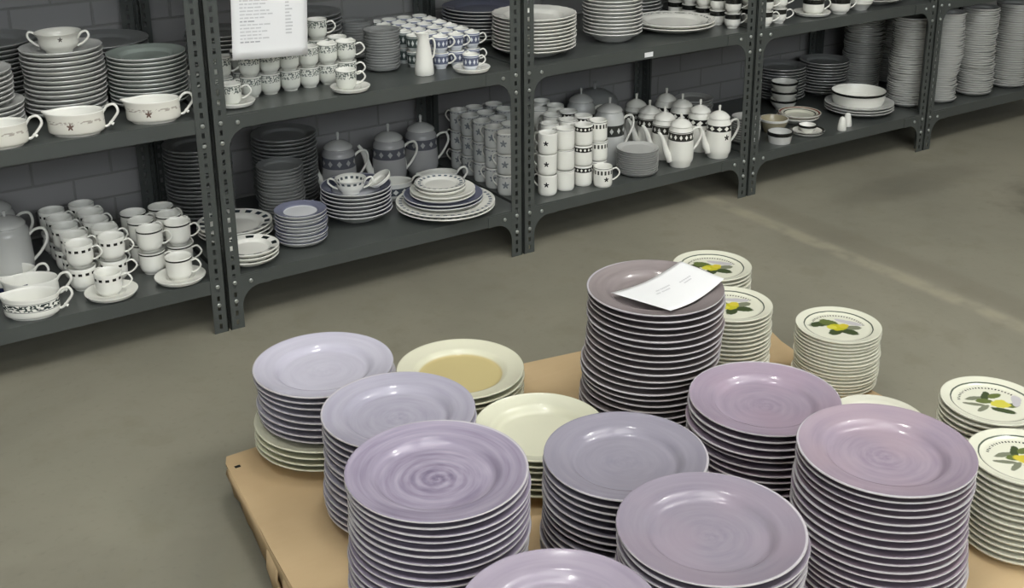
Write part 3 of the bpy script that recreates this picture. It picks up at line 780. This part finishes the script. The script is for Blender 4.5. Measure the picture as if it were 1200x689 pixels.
piled(pa, -.492, .345, B, 'grey coffee pot behind the sauce boats, nearer one', 'coffee pot', None, -.3)
piled(pa, -.498, .500, B, 'grey coffee pot behind the sauce boats, rear one', 'coffee pot', None, -.3)

# --- leftmost unit, second shelf
g1 = plate_mesh('grey_dinner_plate', .106, .0125, .015, M['greyware'], M['greyware'], M['greyware'], 64)
g1b = plate_mesh('grey_rim_plate', .106, .0125, .015, M['shaded_ware'], M['greyware'], M['shaded_ware'], 64)
stack('dinner_plate', 'plate', 'plates under the two-handled bowl', 'pale grey dinner plate', 'of pile under the two-handled bowl', -.305, .255, Mz, .0125, 14, g1, drift=lambda q: (.004*math.sin(q*4), 0))
stack('dinner_plate', 'plate', 'plates behind the right sauce boat', 'grey-green dinner plate', 'of pile behind the rightmost sauce boat', -.092, .222, Mz, .0115, 12, plate_mesh('gg_plate', .106, .0115, .015, M['greyware'], M['greyware'], plain('grey_green_glaze', (150, 160, 154), .2), 64))
gd = plate_mesh('grey_large_plate', .14, .0125, .016, M['shaded_ware'], M['shaded_ware'], M['shaded_ware'], 64)
stack('dinner_plate', 'plate', 'large plates by the wall', 'large dark grey plate', 'of wall pile below the rear post', -.155, .469, Mz, .0125, 11, gd)
stack('dinner_plate', 'plate', 'large plates by the wall, far left', 'large dark grey plate', 'of wall pile behind two-handled bowl', -.462, .462, Mz, .0125, 14, gd)
stack('dinner_plate', 'plate', 'plates cut by the left edge', 'pale grey plate', 'of pile cut by left edge', -.548, .213, Mz, .0125, 12, g1, drift=lambda q: (.02 if q > .55 else 0, 0))
th_ = two_handled('two_handled_bowl', PATT['soup2'], .060, .056)
piled(th_, -.312, .235, Mz+.0125*14+.001, 'white two-handled bowl standing on the grey plate pile', 'bowl', None, -.5)
bb = boat('sauce_boat', PATT['boat2'])
for (x, y, lb) in ((-.520, .050, 'white sauce boat at the left edge of the upper shelf'), (-.332, .054, 'white sauce boat before the pile with the two-handled bowl'), (-.133, .060, 'white sauce boat with brown medallion near the post')):
    piled(bb, x, y, Mz, lb, 'sauce boat', 'sauce boats on the upper shelf', -.36)
cupg = cup('coffee_cup', .033, .060, M['greyware'])
piled(cupg, .030, .300, Mz, 'grey cup half hidden behind the first post', 'cup', None)

# --- second unit, second shelf: small garland cups, blue cups
sf = cup('coffee_cup', .0305, .0605, PATT['smallfloral'])
piled(sauc2, .098, .085, Mz, 'white saucer right of the first post, upper shelf', 'saucer', None)
place_stacked(sf, .086, .075, Mz+.0063, 1, .06, 'cup', None, 'garland cup on saucer below the paper list', 'beside the post')
place_stacked(sf, .100, .178, Mz, 2, .0608, 'cup', 'garland cups in pile behind the post-side saucer', 'garland cup', 'of pile behind the post-side saucer')
fx = [.172, .234, .296, .358, .420, .484]
for i, x in enumerate(fx):
    place_stacked(sf, x, .150+.004*i, Mz, 2, .0608, 'cup', 'garland cups in the front row', 'garland cup', 'of '+['first', 'second', 'third', 'fourth', 'fifth', 'sixth'][i]+' front-row pile from left', 1.3 if i < 5 else 0)
for i, x in enumerate(fx):
    h = 3 if i in (3, 4) else 2
    place_stacked(sf, x+.004, .222+.004*i, Mz, h, .0608, 'cup', 'garland cups in the second row', 'garland cup', 'of '+['first', 'second', 'third', 'fourth', 'fifth', 'sixth'][i]+' second-row pile from left', 1.3 if i < 4 else 0)
piled(sauc2, .434, .048, Mz, 'white saucer in front of the garland cups', 'saucer', None)
sfc = put(sf, (.420, .044, Mz+.0063), HR, 'garland cup on its saucer in front of the cup rows', 'cup')
sm = plate_mesh('small_grey_plate', .056, .0085, .010, M['shaded_ware'], M['shaded_ware'], M['shaded_ware'], 48)
stack('saucer', 'saucer', 'grey saucers beside the garland cups', 'small grey saucer', 'of pile right of the garland cups', .632, .228, Mz, .0085, 14, sm)
stack('saucer', 'saucer', 'grey saucers by the wall above the pots', 'small grey saucer', 'of wall pile behind the saucer pile', .650, .440, Mz, .0085, 13, sm)
stack('dinner_plate', 'plate', 'dark plates behind the garland cups', 'dark grey plate', 'of pile behind the garland cups', .475, .445, Mz, .0125, 12, plate_mesh('dark_plate', .115, .0125, .016, M['shaded_ware'], M['shaded_ware'], M['shaded_ware'], 56))
stack('dinner_plate', 'plate', 'dark plates behind the paper list', 'dark grey plate', 'of pile behind the paper list', .200, .445, Mz, .0125, 10, g1b)
# pitcher
mb = MB(); t_ = .003
mb.lathe([(0, .003), (.026, .003), (.028, 0), (.030, .002), (.029, .02), (.026, .05), (.0205, .085), (.0165, .112), (.0175, .125), (.0185, .128), (.0165, .129), (.0145, .126), (.0135, .112), (.022, .05), (.024, .012), (0, .008)], 32, None,
         lambda p, a: (p[0]-(.008*max(0, math.cos(a-PI))**6 if p[2] > .118 else 0), p[1], p[2]))
pit = link('pitcher', mb.mesh('pitcher', [M['porcelain']], angle=60)); tag(pit, 'tall slim white pitcher in front of the blue patterned cups', 'pitcher')
pit.location = (.708, .100, Mz); pit.rotation_euler = (0, 0, HR)
mb = MB(); mb.tube(arc([(.0155, 0, .108), (.028, 0, .110), (.034, 0, .092), (.030, 0, .060), (.024, 0, .050)], 16), .0032, 8, 1.2); link('handle', mb.mesh('pitcher_handle', [M['porcelain']]), pit)
# blue cups
bl = cup('coffee_cup', .0255, .0505, PATT['blue']); gr = cup('coffee_cup', .0255, .0505, PATT['green'])
piled(sauc2, .846, .050, Mz, 'white saucer under the front blue patterned cup', 'saucer', None)
put(bl, (.840, .045, Mz+.0063), HR, 'blue patterned cup on its saucer in front of the blue rows', 'cup')
cols = [(.906, 'rightmost'), (.849, 'second from right'), (.791, 'third from right'), (.735, 'leftmost')]
for ci, (x, cw) in enumerate(cols):
    for r in range(6 if ci < 3 else 5):
        y = .145+.068*r+(.065 if ci == 3 else 0)
        place_stacked(gr if ci == 3 else bl, x, y, Mz, 2, .0508, 'cup', 'blue and green patterned cups in four files', ('green' if ci == 3 else 'blue')+' patterned cup', 'of '+ROWW[r]+' pile in '+cw+' file')
bp = plate_mesh('large_grey_platter', .138, .0125, .016, M['shaded_ware'], M['greyware'], M['bluerim'], 64)
stack('dinner_plate', 'plate', 'large plates left of the middle post', 'large grey plate', 'of wall pile behind the blue cups', 1.128, .440, Mz, .0115, 9, plate_mesh('lgp', .138, .0115, .016, M['shaded_ware'], M['greyware'], M['bluerim'], 64))

# --- second unit, bottom shelf
fl1 = radial('floral_rim_face', [dict(r0=.088, r1=.104, kind='dash', n=16, t=-.1, c=(54, 64, 72))])
stack('soup_plate', 'plate', 'floral rimmed bowls behind the post', 'white soup plate with dark floral rim', 'of low pile behind post', .135, .277, B, .0125, 3, plate_mesh('floral_soup', .113, .0125, .018, M['porcelain'], M['porcelain'], fl1, 72))
fl2 = radial('square_motif_face', [dict(r0=.064, r1=.078, kind='dash', n=9, t=.1, c=(36, 44, 44))])
stack('side_plate', 'plate', 'small plates with square motifs', 'small white plate with dark square motifs', 'of front pile by post', .105, .080, B, .0125, 3, plate_mesh('square_side', .085, .0125, .014, M['porcelain'], M['porcelain'], fl2, 72))
blr = radial('blue_rim_face', [dict(r0=.050, r1=.079, c=(126, 129, 150))], (226, 228, 232))
stack('side_plate', 'plate', 'small plates with a blue rim', 'small plate with broad blue rim', 'of pile topped by white centre', .292, .140, B, .0105, 9, plate_mesh('blue_side', .078, .0105, .010, M['greyware'], M['greyware'], blr, 72))
stack('side_plate', 'plate', 'grey side plates behind the blue rimmed pile', 'grey side plate', 'of pile behind blue-rimmed plates', .314, .337, B, .0105, 17, plate_mesh('grey_side', .072, .0105, .010, M['shaded_ware'], M['shaded_ware'], M['shaded_ware'], 56))
stack('dinner_plate', 'plate', 'dark dinner plates against the wall', 'dark grey dinner plate', 'of wall pile behind the side plates', .395, .490, B, .0125, 18, plate_mesh('dgp', .105, .0125, .015, M['shaded_ware'], M['shaded_ware'], M['shaded_ware'], 56))
stack('dinner_plate', 'plate', 'dark dinner plates behind the post', 'dark grey dinner plate', 'of wall pile behind the first post', .110, .499, B, .0125, 19, plate_mesh('dgp2', .105, .0125, .015, M['shaded_ware'], M['shaded_ware'], M['shaded_ware'], 56))
blr2 = radial('blue_flange_face', [dict(r0=.075, r1=.108, c=(110, 113, 134))], (206, 208, 216))
stack('soup_plate', 'plate', 'soup plates under the small bowl', 'blue-rimmed soup plate', 'of pile under the two-handled bowl', .521, .232, B, .0125, 7, plate_mesh('blue_soup', .112, .0125, .024, M['greyware'], M['greyware'], blr2, 72, foot=.5))
zt = B+.0125*7
th2 = two_handled('two_handled_bowl', PATT['soup'], .050, .050)
piled(th2, .500, .225, zt+.0008, 'small two-handled bowl with dotted band on blue-rimmed soup plates', 'bowl', None, -.45)
o = link('saucer', saucer_mesh(.040, M['porcelain']), None, (.592, .192, zt+.030)); o.rotation_euler = (0.15, -.55, -.5)
tag(o, 'small white dish leaning beside the dotted two-handled bowl', 'saucer')
tp = coffee_pot('coffee_pot', PATT['teapot'], .058, .160, .056, lidmat=M['greyware'])
for (x, y, lb) in ((.575, .470, 'grey patterned coffee pot behind the dotted bowl, leftmost of three'), (.760, .465, 'grey patterned coffee pot behind the flared bowls, middle of three'), (.905, .500, 'grey patterned coffee pot rightmost of three beside the mugs')):
    piled(tp, x, y, B, lb, 'coffee pot', 'grey patterned coffee pots', -.25)
b3 = boat('sauce_boat', PATT['boat3'], .058, .060)
piled(b3, .700, .330, B, 'grey-white sauce boat behind the mixed plates, left one', 'sauce boat', 'sauce boats behind the mixed plates', -.3)
piled(b3, .868, .318, B, 'grey-white sauce boat behind the mixed plates, right one', 'sauce boat', 'sauce boats behind the mixed plates', -.3)
mz = B; px, py = .785, .128
pm1 = plate_mesh('white_platter', .160, .0115, .014, M['porcelain'], M['porcelain'], radial('dotted_platter_face', [dict(r0=.140, r1=.150, kind='dash', n=40, c=(130, 138, 150))]), 80)
for i in range(2): tag(link('platter', pm1, None, (px, py, mz+i*.0115), i*1.0), 'large white platter, '+['lowest', 'second lowest']+[''] if False else 'large white platter, '+['lowest', 'second lowest'][i]+' of the mixed plate pile', 'platter', 'mixed plate pile')
z2 = mz+.0115*2
pm2 = plate_mesh('blue_dinner', .128, .0115, .013, M['greyware'], M['greyware'], radial('blue_dinner_face', [dict(r0=.08, r1=.126, c=(110, 113, 134))], (206, 208, 216)), 72)
for i in range(2): tag(link('dinner_plate', pm2, None, (px-.005, py+.004, z2+i*.0115), i), 'blue-grey dinner plate, '+['lower', 'upper'][i]+' of two in the mixed plate pile', 'plate', 'mixed plate pile')
z2 += .0115*2
pm3 = plate_mesh('white_oval', .105, .0115, .012, M['porcelain'], M['porcelain'], M['porcelain'], 72)
for i in range(2): tag(link('side_plate', pm3, None, (px-.012, py-.004, z2+i*.0115), i), 'plain white plate, '+['lower', 'upper'][i]+' of two in the mixed plate pile', 'plate', 'mixed plate pile')
z2 += .0115*2
pm4 = plate_mesh('small_dotted', .082, .0115, .011, M['porcelain'], M['porcelain'], radial('dotted_small_face', [dict(r0=.062, r1=.072, kind='dash', n=22, c=(104, 116, 128)), dict(r0=.0775, r1=.0795, c=(120, 128, 140))]), 72)
for i in range(2): tag(link('side_plate', pm4, None, (px-.020, py-.004, z2+i*.0115), i), 'small dotted-rim plate, '+['second from top', 'topmost'][i]+' of the mixed plate pile', 'plate', 'mixed plate pile')
# floral mugs
mf = cup('mug', .032, .0715, PATT['mugfloral'], mug=True)
for ci, (x, n0, n1, cw) in enumerate(((1.034+.014, 0, 5, 'left file'), (1.112, 1, 5, 'second file'), (1.192, 3, 5, 'third file'))):
    for r in range(n0, n1):
        place_stacked(mf, x-.012+.004*r, .152+.083*r, B, 3, .0718, 'mug', 'floral mugs behind the middle post', 'grey-white floral mug', 'of '+ROWW[r]+' pile in '+cw, 2.4)

# --- middle unit, bottom shelf
kinds = [('mugsprig', 'mug with dark star sprig'), ('mugplain', 'plain white mug'), ('mugband', 'mug with dark lattice rim'), ('mugchain', 'mug with chain rim')]
mugs = {k: cup('mug', .032, .0715, PATT[k], mug=True) for k, _ in kinds}
fr = [(1.146, .072), (1.224, .080), (1.302, .084), (1.376, .098)]
for i, ((k, lk), (x, y)) in enumerate(zip(kinds, fr)):
    place_stacked(mugs[k], x, y, B, 3, .0718, 'mug', 'mugs of the front row by the middle post', lk, 'of front-row pile', 2.4)
back = [('mugplain', 1.215, .158, 0), ('mugplain', 1.292, .162, 1), ('mugband', 1.368, .174, 2), ('mugplain', 1.282, .240, 3), ('mugband', 1.360, .252, 4), ('mugplain', 1.290, .330, 5), ('mugplain', 1.366, .340, 6), ('mugplain', 1.360, .420, 7)]
bw = ['second row, first from left', 'second row, second from left', 'second row, third from left', 'third row, left', 'third row, right', 'fourth row, left', 'fourth row, right', 'fifth row']
for k, x, y, w in back:
    place_stacked(mugs[k], x, y, B, 3, .0718, 'mug', 'mugs of the rear rows by the middle post', dict(kinds)[k], 'in '+bw[w], 2.4)
put(mugs['mugchain'], (1.350, .030+.004, B), HR, 'white mug with chain rim standing alone before the mug piles', 'mug')
gp = plate_mesh('grey_thick_saucer', .074, .0078, .008, M['shaded_ware'], M['shaded_ware'], M['greyware'], 56, foot=.7, well=.8)
stack('side_plate', 'plate', 'small grey plates between mugs and coffee pots', 'small grey plate', 'of pile between mugs and pots', 1.535, .078, B, .0078, 11, gp, jit=.0006)
cp = coffee_pot('coffee_pot', PATT['pot'], .047, .146, .050)
cp2 = coffee_pot('coffee_pot', PATT['pot2'], .047, .146, .050)
ptx = [(1.713, .045), (1.722, .145), (1.734, .245), (1.752, .345)]
pw = ['front of the left file', 'second of the left file', 'third of the left file', 'rear of the left file']
for (x, y), w in zip(ptx, pw): piled(cp, x, y+.01, B, 'white coffee pot with dark lattice band, '+w, 'coffee pot', 'lattice-banded coffee pots', -.12)
for (x, y), w in zip([(1.895, .055), (1.893, .155), (1.893, .255), (1.900, .355)], ['front of the right file', 'second of the right file', 'third of the right file', 'rear of the right file']):
    piled(cp2, x, y, B, 'white coffee pot with diamond band, '+w, 'coffee pot', 'diamond-banded coffee pots', -.12)
dp = coffee_pot('coffee_pot', PATT['darkpot'], .055, .195, .052, lidmat=M['greyware'])
piled(dp, 1.520, .220, B, 'large grey-white coffee pot with lattice band behind the small plates', 'coffee pot', None, -.2)
piled(dp, 1.515, .385, B, 'large coffee pot in shade behind the lattice-banded one', 'coffee pot', None, -.2)
tu = two_handled('tureen', M['shaded_ware'], .095, .14)
mb = MB(); mb.lathe([(0, 0), (.085, 0), (.093, .003), (.080, .028), (.045, .050), (0, .058)], 36); ld = link('lid', mb.mesh('tureen_lid', [M['shaded_ware']]), tu, (0, 0, .1405))
mb = MB(); mb.lathe([(0, 0), (.006, 0), (.005, .012), (.008, .024), (0, .03)], 14); link('knob', mb.mesh('tureen_knob', [M['shaded_ware']]), ld, (0, 0, .056))
piled(tu, 1.665, .500, B, 'large lidded grey tureen in the shade by the wall', 'tureen', None, .2)
stack('side_plate', 'plate', 'side plates at the rear right of the middle unit', 'grey side plate', 'of rear pile right of the pots', 2.100, .420, B, .0095, 11, plate_mesh('grey_side2', .075, .0095, .010, M['shaded_ware'], M['greyware'], M['greyware'], 56))

# --- middle unit, second shelf
sc = plate_mesh('scalloped_soup', .138, .0115, .020, M['greyware'], M['porcelain'], M['porcelain'], 96, wave=(24, .008))
stack('soup_plate', 'plate', 'scalloped plates right of the middle post', 'white scalloped plate', 'of pile right behind middle post', 1.150, .155, Mz, .0115, 10, sc, drift=lambda q: (0, .002*math.sin(q*9)))
s2p = plate_mesh('grey_soup', .102, .0125, .026, M['greyware'], M['porcelain'], M['greyware'], 80, foot=.48, wave=(20, .006))
stack('soup_plate', 'plate', 'deep soup plates beside the scalloped pile', 'grey-white deep soup plate', 'of pile above the price tag', 1.478, .160, Mz, .0125, 19, s2p, drift=lambda q: (.003*math.sin(q*7), 0))
pl = plate_mesh('white_serving_platter', .150, .0125, .014, M['porcelain'], M['porcelain'], radial('scroll_platter_face', [dict(r0=.122, r1=.134, kind='floral', c=(120, 124, 120))]), 80)
for i in range(2): tag(link('platter', pl, None, (1.772, .185, Mz+i*.0125), i), 'large white platter, '+['lower', 'upper'][i]+' of two before the black-banded cups', 'platter', 'two platters on the upper shelf')
stack('dinner_plate', 'plate', 'dark plates behind the two platters', 'dark grey plate', 'of pile behind the two platters', 1.830, .480, Mz, .0125, 6, g1b)
bc = cup('coffee_cup', .030, .0545, PATT['blackcup'])
for r in range(5):
    place_stacked(bc, 1.963-.001*r, .085+.075*r, Mz, 3, .0548, 'cup', 'black-banded cups left of the post', 'black-banded white cup', 'of '+ROWW[r]+' pile left of post')
# --- fourth unit, second shelf
for ci, (x, cw) in enumerate(((2.085, 'left file'), (2.165, 'right file'))):
    for r in range(4):
        place_stacked(bc, x, .045+.078*r+.01*ci, Mz, 3, .0548, 'cup', 'black-banded cups right of the post', 'black-banded cup', 'of '+ROWW[r]+' pile in '+cw+' right of post')
piled(sauc, 2.372, .085, Mz, 'white saucer under the two large black-banded cups', 'saucer', None)
bgc = cup('coffee_cup', .041, .062, PATT['bigblack'])
for i in range(2): piled(bgc, 2.372, .080, Mz+.0063+i*.0623, ['lower', 'upper'][i]+' large black-banded cup stacked on the saucer', 'cup', 'large black-banded cups')
for i in range(2): piled(bgc, 2.488, .055, Mz+i*.0623, ['lower', 'upper'][i]+' large black-banded cup right of the saucer', 'cup', 'large black-banded cups')
stack('bowl', 'bowl', 'grey bowls on the upper shelf', 'small grey bowl', 'of pile right of the large cups', 2.610, .060, Mz, .0090, 4, bowl_mesh('small_bowl', .047, .035, M['greyware'], M['porcelain']))
for i in range(2): tag(link('platter', plate_mesh('grey_platter%d' % i, .125, .0125, .014, M['greyware'], M['greyware'], M['shaded_ware'], 64), None, (2.770, .140, Mz+i*.0125)), 'grey round platter, '+['lower', 'upper'][i]+' of two beside the small grey bowls', 'platter', 'two round platters at the top right')

# --- fourth unit, bottom shelf
bbm = bowl_mesh('black_lip_bowl', .057, .046, M['porcelain'], M['blackband'], .5)
for i in range(3): tag(link('bowl', bbm, None, (2.567, .385, B+.0+i*.0375)), 'white bowl with black lip, '+['lowest', 'middle', 'topmost'][i]+' of three stacked', 'bowl', 'three black-lipped bowls')
stack('dinner_plate', 'plate', 'dark plates in the rear of the fourth unit', 'dark grey plate', 'of wall pile behind the black-lipped bowls', 2.670, .510, B, .0125, 11, g1b)
stack('dinner_plate', 'plate', 'dark plates in the rear centre of the fourth unit', 'dark grey plate', 'of wall pile behind the wide bowl', 2.905, .480, B, .0125, 11, g1b)
gp3 = plate_mesh('grey_dinner3', .140, .0115, .013, M['greyware'], M['greyware'], M['greyware'], 72, wave=(12, .006))
for i in range(3): tag(link('platter', gp3, None, (2.790, .175, B+i*.0115), i), 'grey scalloped platter, '+['lowest', 'middle', 'topmost'][i]+' of three under the wide bowl', 'platter', 'three platters under the wide bowl')
bw3 = bowl_mesh('wide_bowl', .112, .060, M['porcelain'], M['blackband'], .7, drum=True, lip=.006)
tag(link('bowl', bw3, None, (2.782, .175, B+.0350)), 'wide white bowl with black lip standing on three grey platters', 'bowl')
rp = plate_mesh('red_line_plate', .085, .012, .016, M['porcelain'], M['porcelain'], radial('red_line_face', [dict(r0=.074, r1=.081, c=(128, 54, 44)), dict(r0=.060, r1=.064, c=(60, 60, 52))], (216, 216, 200)), 72)
for i in range(2): tag(link('soup_plate', rp, None, (2.475+.01*i, .215, B+i*.012), i), 'white soup plate with red rim line, '+['lower', 'upper'][i]+' of two', 'plate', 'two red-lined soup plates')
dl = plate_mesh('dark_line_saucer', .068, .006, .010, M['porcelain'], M['blackband'], radial('dark_line_face', [dict(r0=.056, r1=.067, c=(50, 50, 44))]), 60, well=.5, foot=.45)
tag(link('saucer', dl, None, (2.385, .078, B)), 'dark-rimmed saucer holding a low black-banded cup by the shelf edge', 'saucer')
lowc = link('cup', bowl_mesh('low_cup', .036, .030, M['porcelain'], M['blackband'], .5)); lowc.location = (2.385, .078, B+.0063); tag(lowc, 'low white cup with black lip on the dark-rimmed saucer', 'cup')
gb = bowl_mesh('grey_drum_bowl', .048, .044, M['greyware'], M['blackband'], .7, drum=True)
tag(link('bowl', gb, None, (2.212, .055, B)), 'small grey bowl with black lip nearest the shelf edge', 'bowl')
gb2 = bowl_mesh('tan_bowl', .056, .055, porcelain('tan_glaze', (168, 160, 134)), M['porcelain'], .6)
tag(link('bowl', gb2, None, (2.295, .170, B)), 'tan bowl behind the small grey bowl', 'bowl')
stack('side_plate', 'plate', 'grey side plates beside the third post', 'grey side plate', 'of pile hugging the post', 2.100, .125, B, .0095, 10, plate_mesh('gs3', .055, .0095, .010, M['shaded_ware'], M['greyware'], M['greyware'], 56))
mb = MB(); mb.lathe([(0, 0), (.0165, 0), (.018, .003), (.0165, .02), (.0125, .042), (.009, .051), (.004, .055), (0, .0555)], 24); sh = mb.mesh('shaker', [M['porcelain']], angle=60)
for (x, y, lb, nh) in ((2.527, .030, 'white salt shaker, left of the pair by the shelf edge', 5), (2.590, .058, 'white pepper shaker, right of the pair by the shelf edge', 3)):
    o = link('shaker', sh, None, (x, y, B)); tag(o, lb, 'shaker', 'salt and pepper shakers')
    mb = MB()
    for i in range(nh):
        a = 2*PI*i/nh; mb.lathe([(0, 0), (.0007, 0), (.0007, .0004), (0, .0004)], 6, cx=.004*math.cos(a), cy=.004*math.sin(a))
    link('pour_holes', mb.mesh('pour_holes', [M['blackband']]), o, (0, 0, .0549))

# --- tall wavy piles on the right
wv = lambda R, k, p: plate_mesh('wavy_plate%d' % k, R, p, .013, M['greyware'], M['greyware'], M['greyware'], 64, wave=(5+k, .014))
def wavy(x, y, R, n, p, where, k, drift):
    stack('dessert_plate', 'plate', 'pale grey plates '+where, 'pale grey wavy plate', 'of '+where, x, y, B, p, n, wv(R, k, p), drift=drift, jit=.0022)
wavy(3.035, .140, .078, 38, .0097, 'tall pile behind the last post', 0, lambda q: (.004*math.sin(q*7), 0))
wavy(3.215, .100, .070, 38, .0098, 'first tall pile right of the last post', 1, lambda q: (.012*math.sin(q*6)-.004, .004*math.sin(q*9)))
wavy(3.420, .098, .080, 38, .0098, 'second tall pile right of the last post', 2, lambda q: (.016*q+.005*math.sin(q*9)-.006, 0))
wavy(3.680, .100, .084, 37, .0098, 'rightmost tall pile at the picture edge', 3, lambda q: (.006*math.sin(q*5), 0))
for (x, w) in ((3.10, 'left'), (3.32, 'middle'), (3.55, 'right')):
    wavy(x, .440, .085, 34, .0098, w+' tall pile by the wall', 4, lambda q: (.005*math.sin(q*5), 0))

# ------------------------------------------------------------------ light, camera, output look
w = bpy.data.worlds.new('world'); bpy.context.scene.world = w; w.use_nodes = True
w.node_tree.nodes['Background'].inputs[0].default_value = (.5, .52, .55, 1); w.node_tree.nodes['Background'].inputs[1].default_value = .05

F0, PITCH, YAW, ROLL = 1372.01, math.radians(18.0978), math.radians(33.0873), math.radians(-0.4938)
CX, CY, CZ = -.97215, -2.96309, 1.47019; SY = -150.52
cp_, sp_ = math.cos(PITCH), math.sin(PITCH)
Fv = Vector((math.sin(YAW)*cp_, math.cos(YAW)*cp_, -sp_)); R0 = Vector((math.cos(YAW), -math.sin(YAW), 0)); U0 = R0.cross(Fv)
Rv = R0*math.cos(ROLL)+U0*math.sin(ROLL); Uv = -R0*math.sin(ROLL)+U0*math.cos(ROLL)
cd = bpy.data.cameras.new('camera'); co = bpy.data.objects.new('camera', cd); COL.objects.link(co)
mw = Matrix.Identity(4)
for i in range(3): mw[i][0] = Rv[i]; mw[i][1] = Uv[i]; mw[i][2] = -Fv[i]
mw[0][3], mw[1][3], mw[2][3] = CX, CY, CZ
co.matrix_world = mw
cd.sensor_width = 36; cd.lens = 36*F0/1200; cd.shift_y = SY/1200; cd.clip_start = .05
sc = bpy.context.scene; sc.camera = co
sc.view_settings.view_transform = 'Standard'; sc.view_settings.look = 'None'; sc.view_settings.gamma = 1; sc.view_settings.use_curve_mapping = False
sc.view_settings.exposure = 0.0
for o in bpy.data.objects:
    if '_placed' in o: del o['_placed']
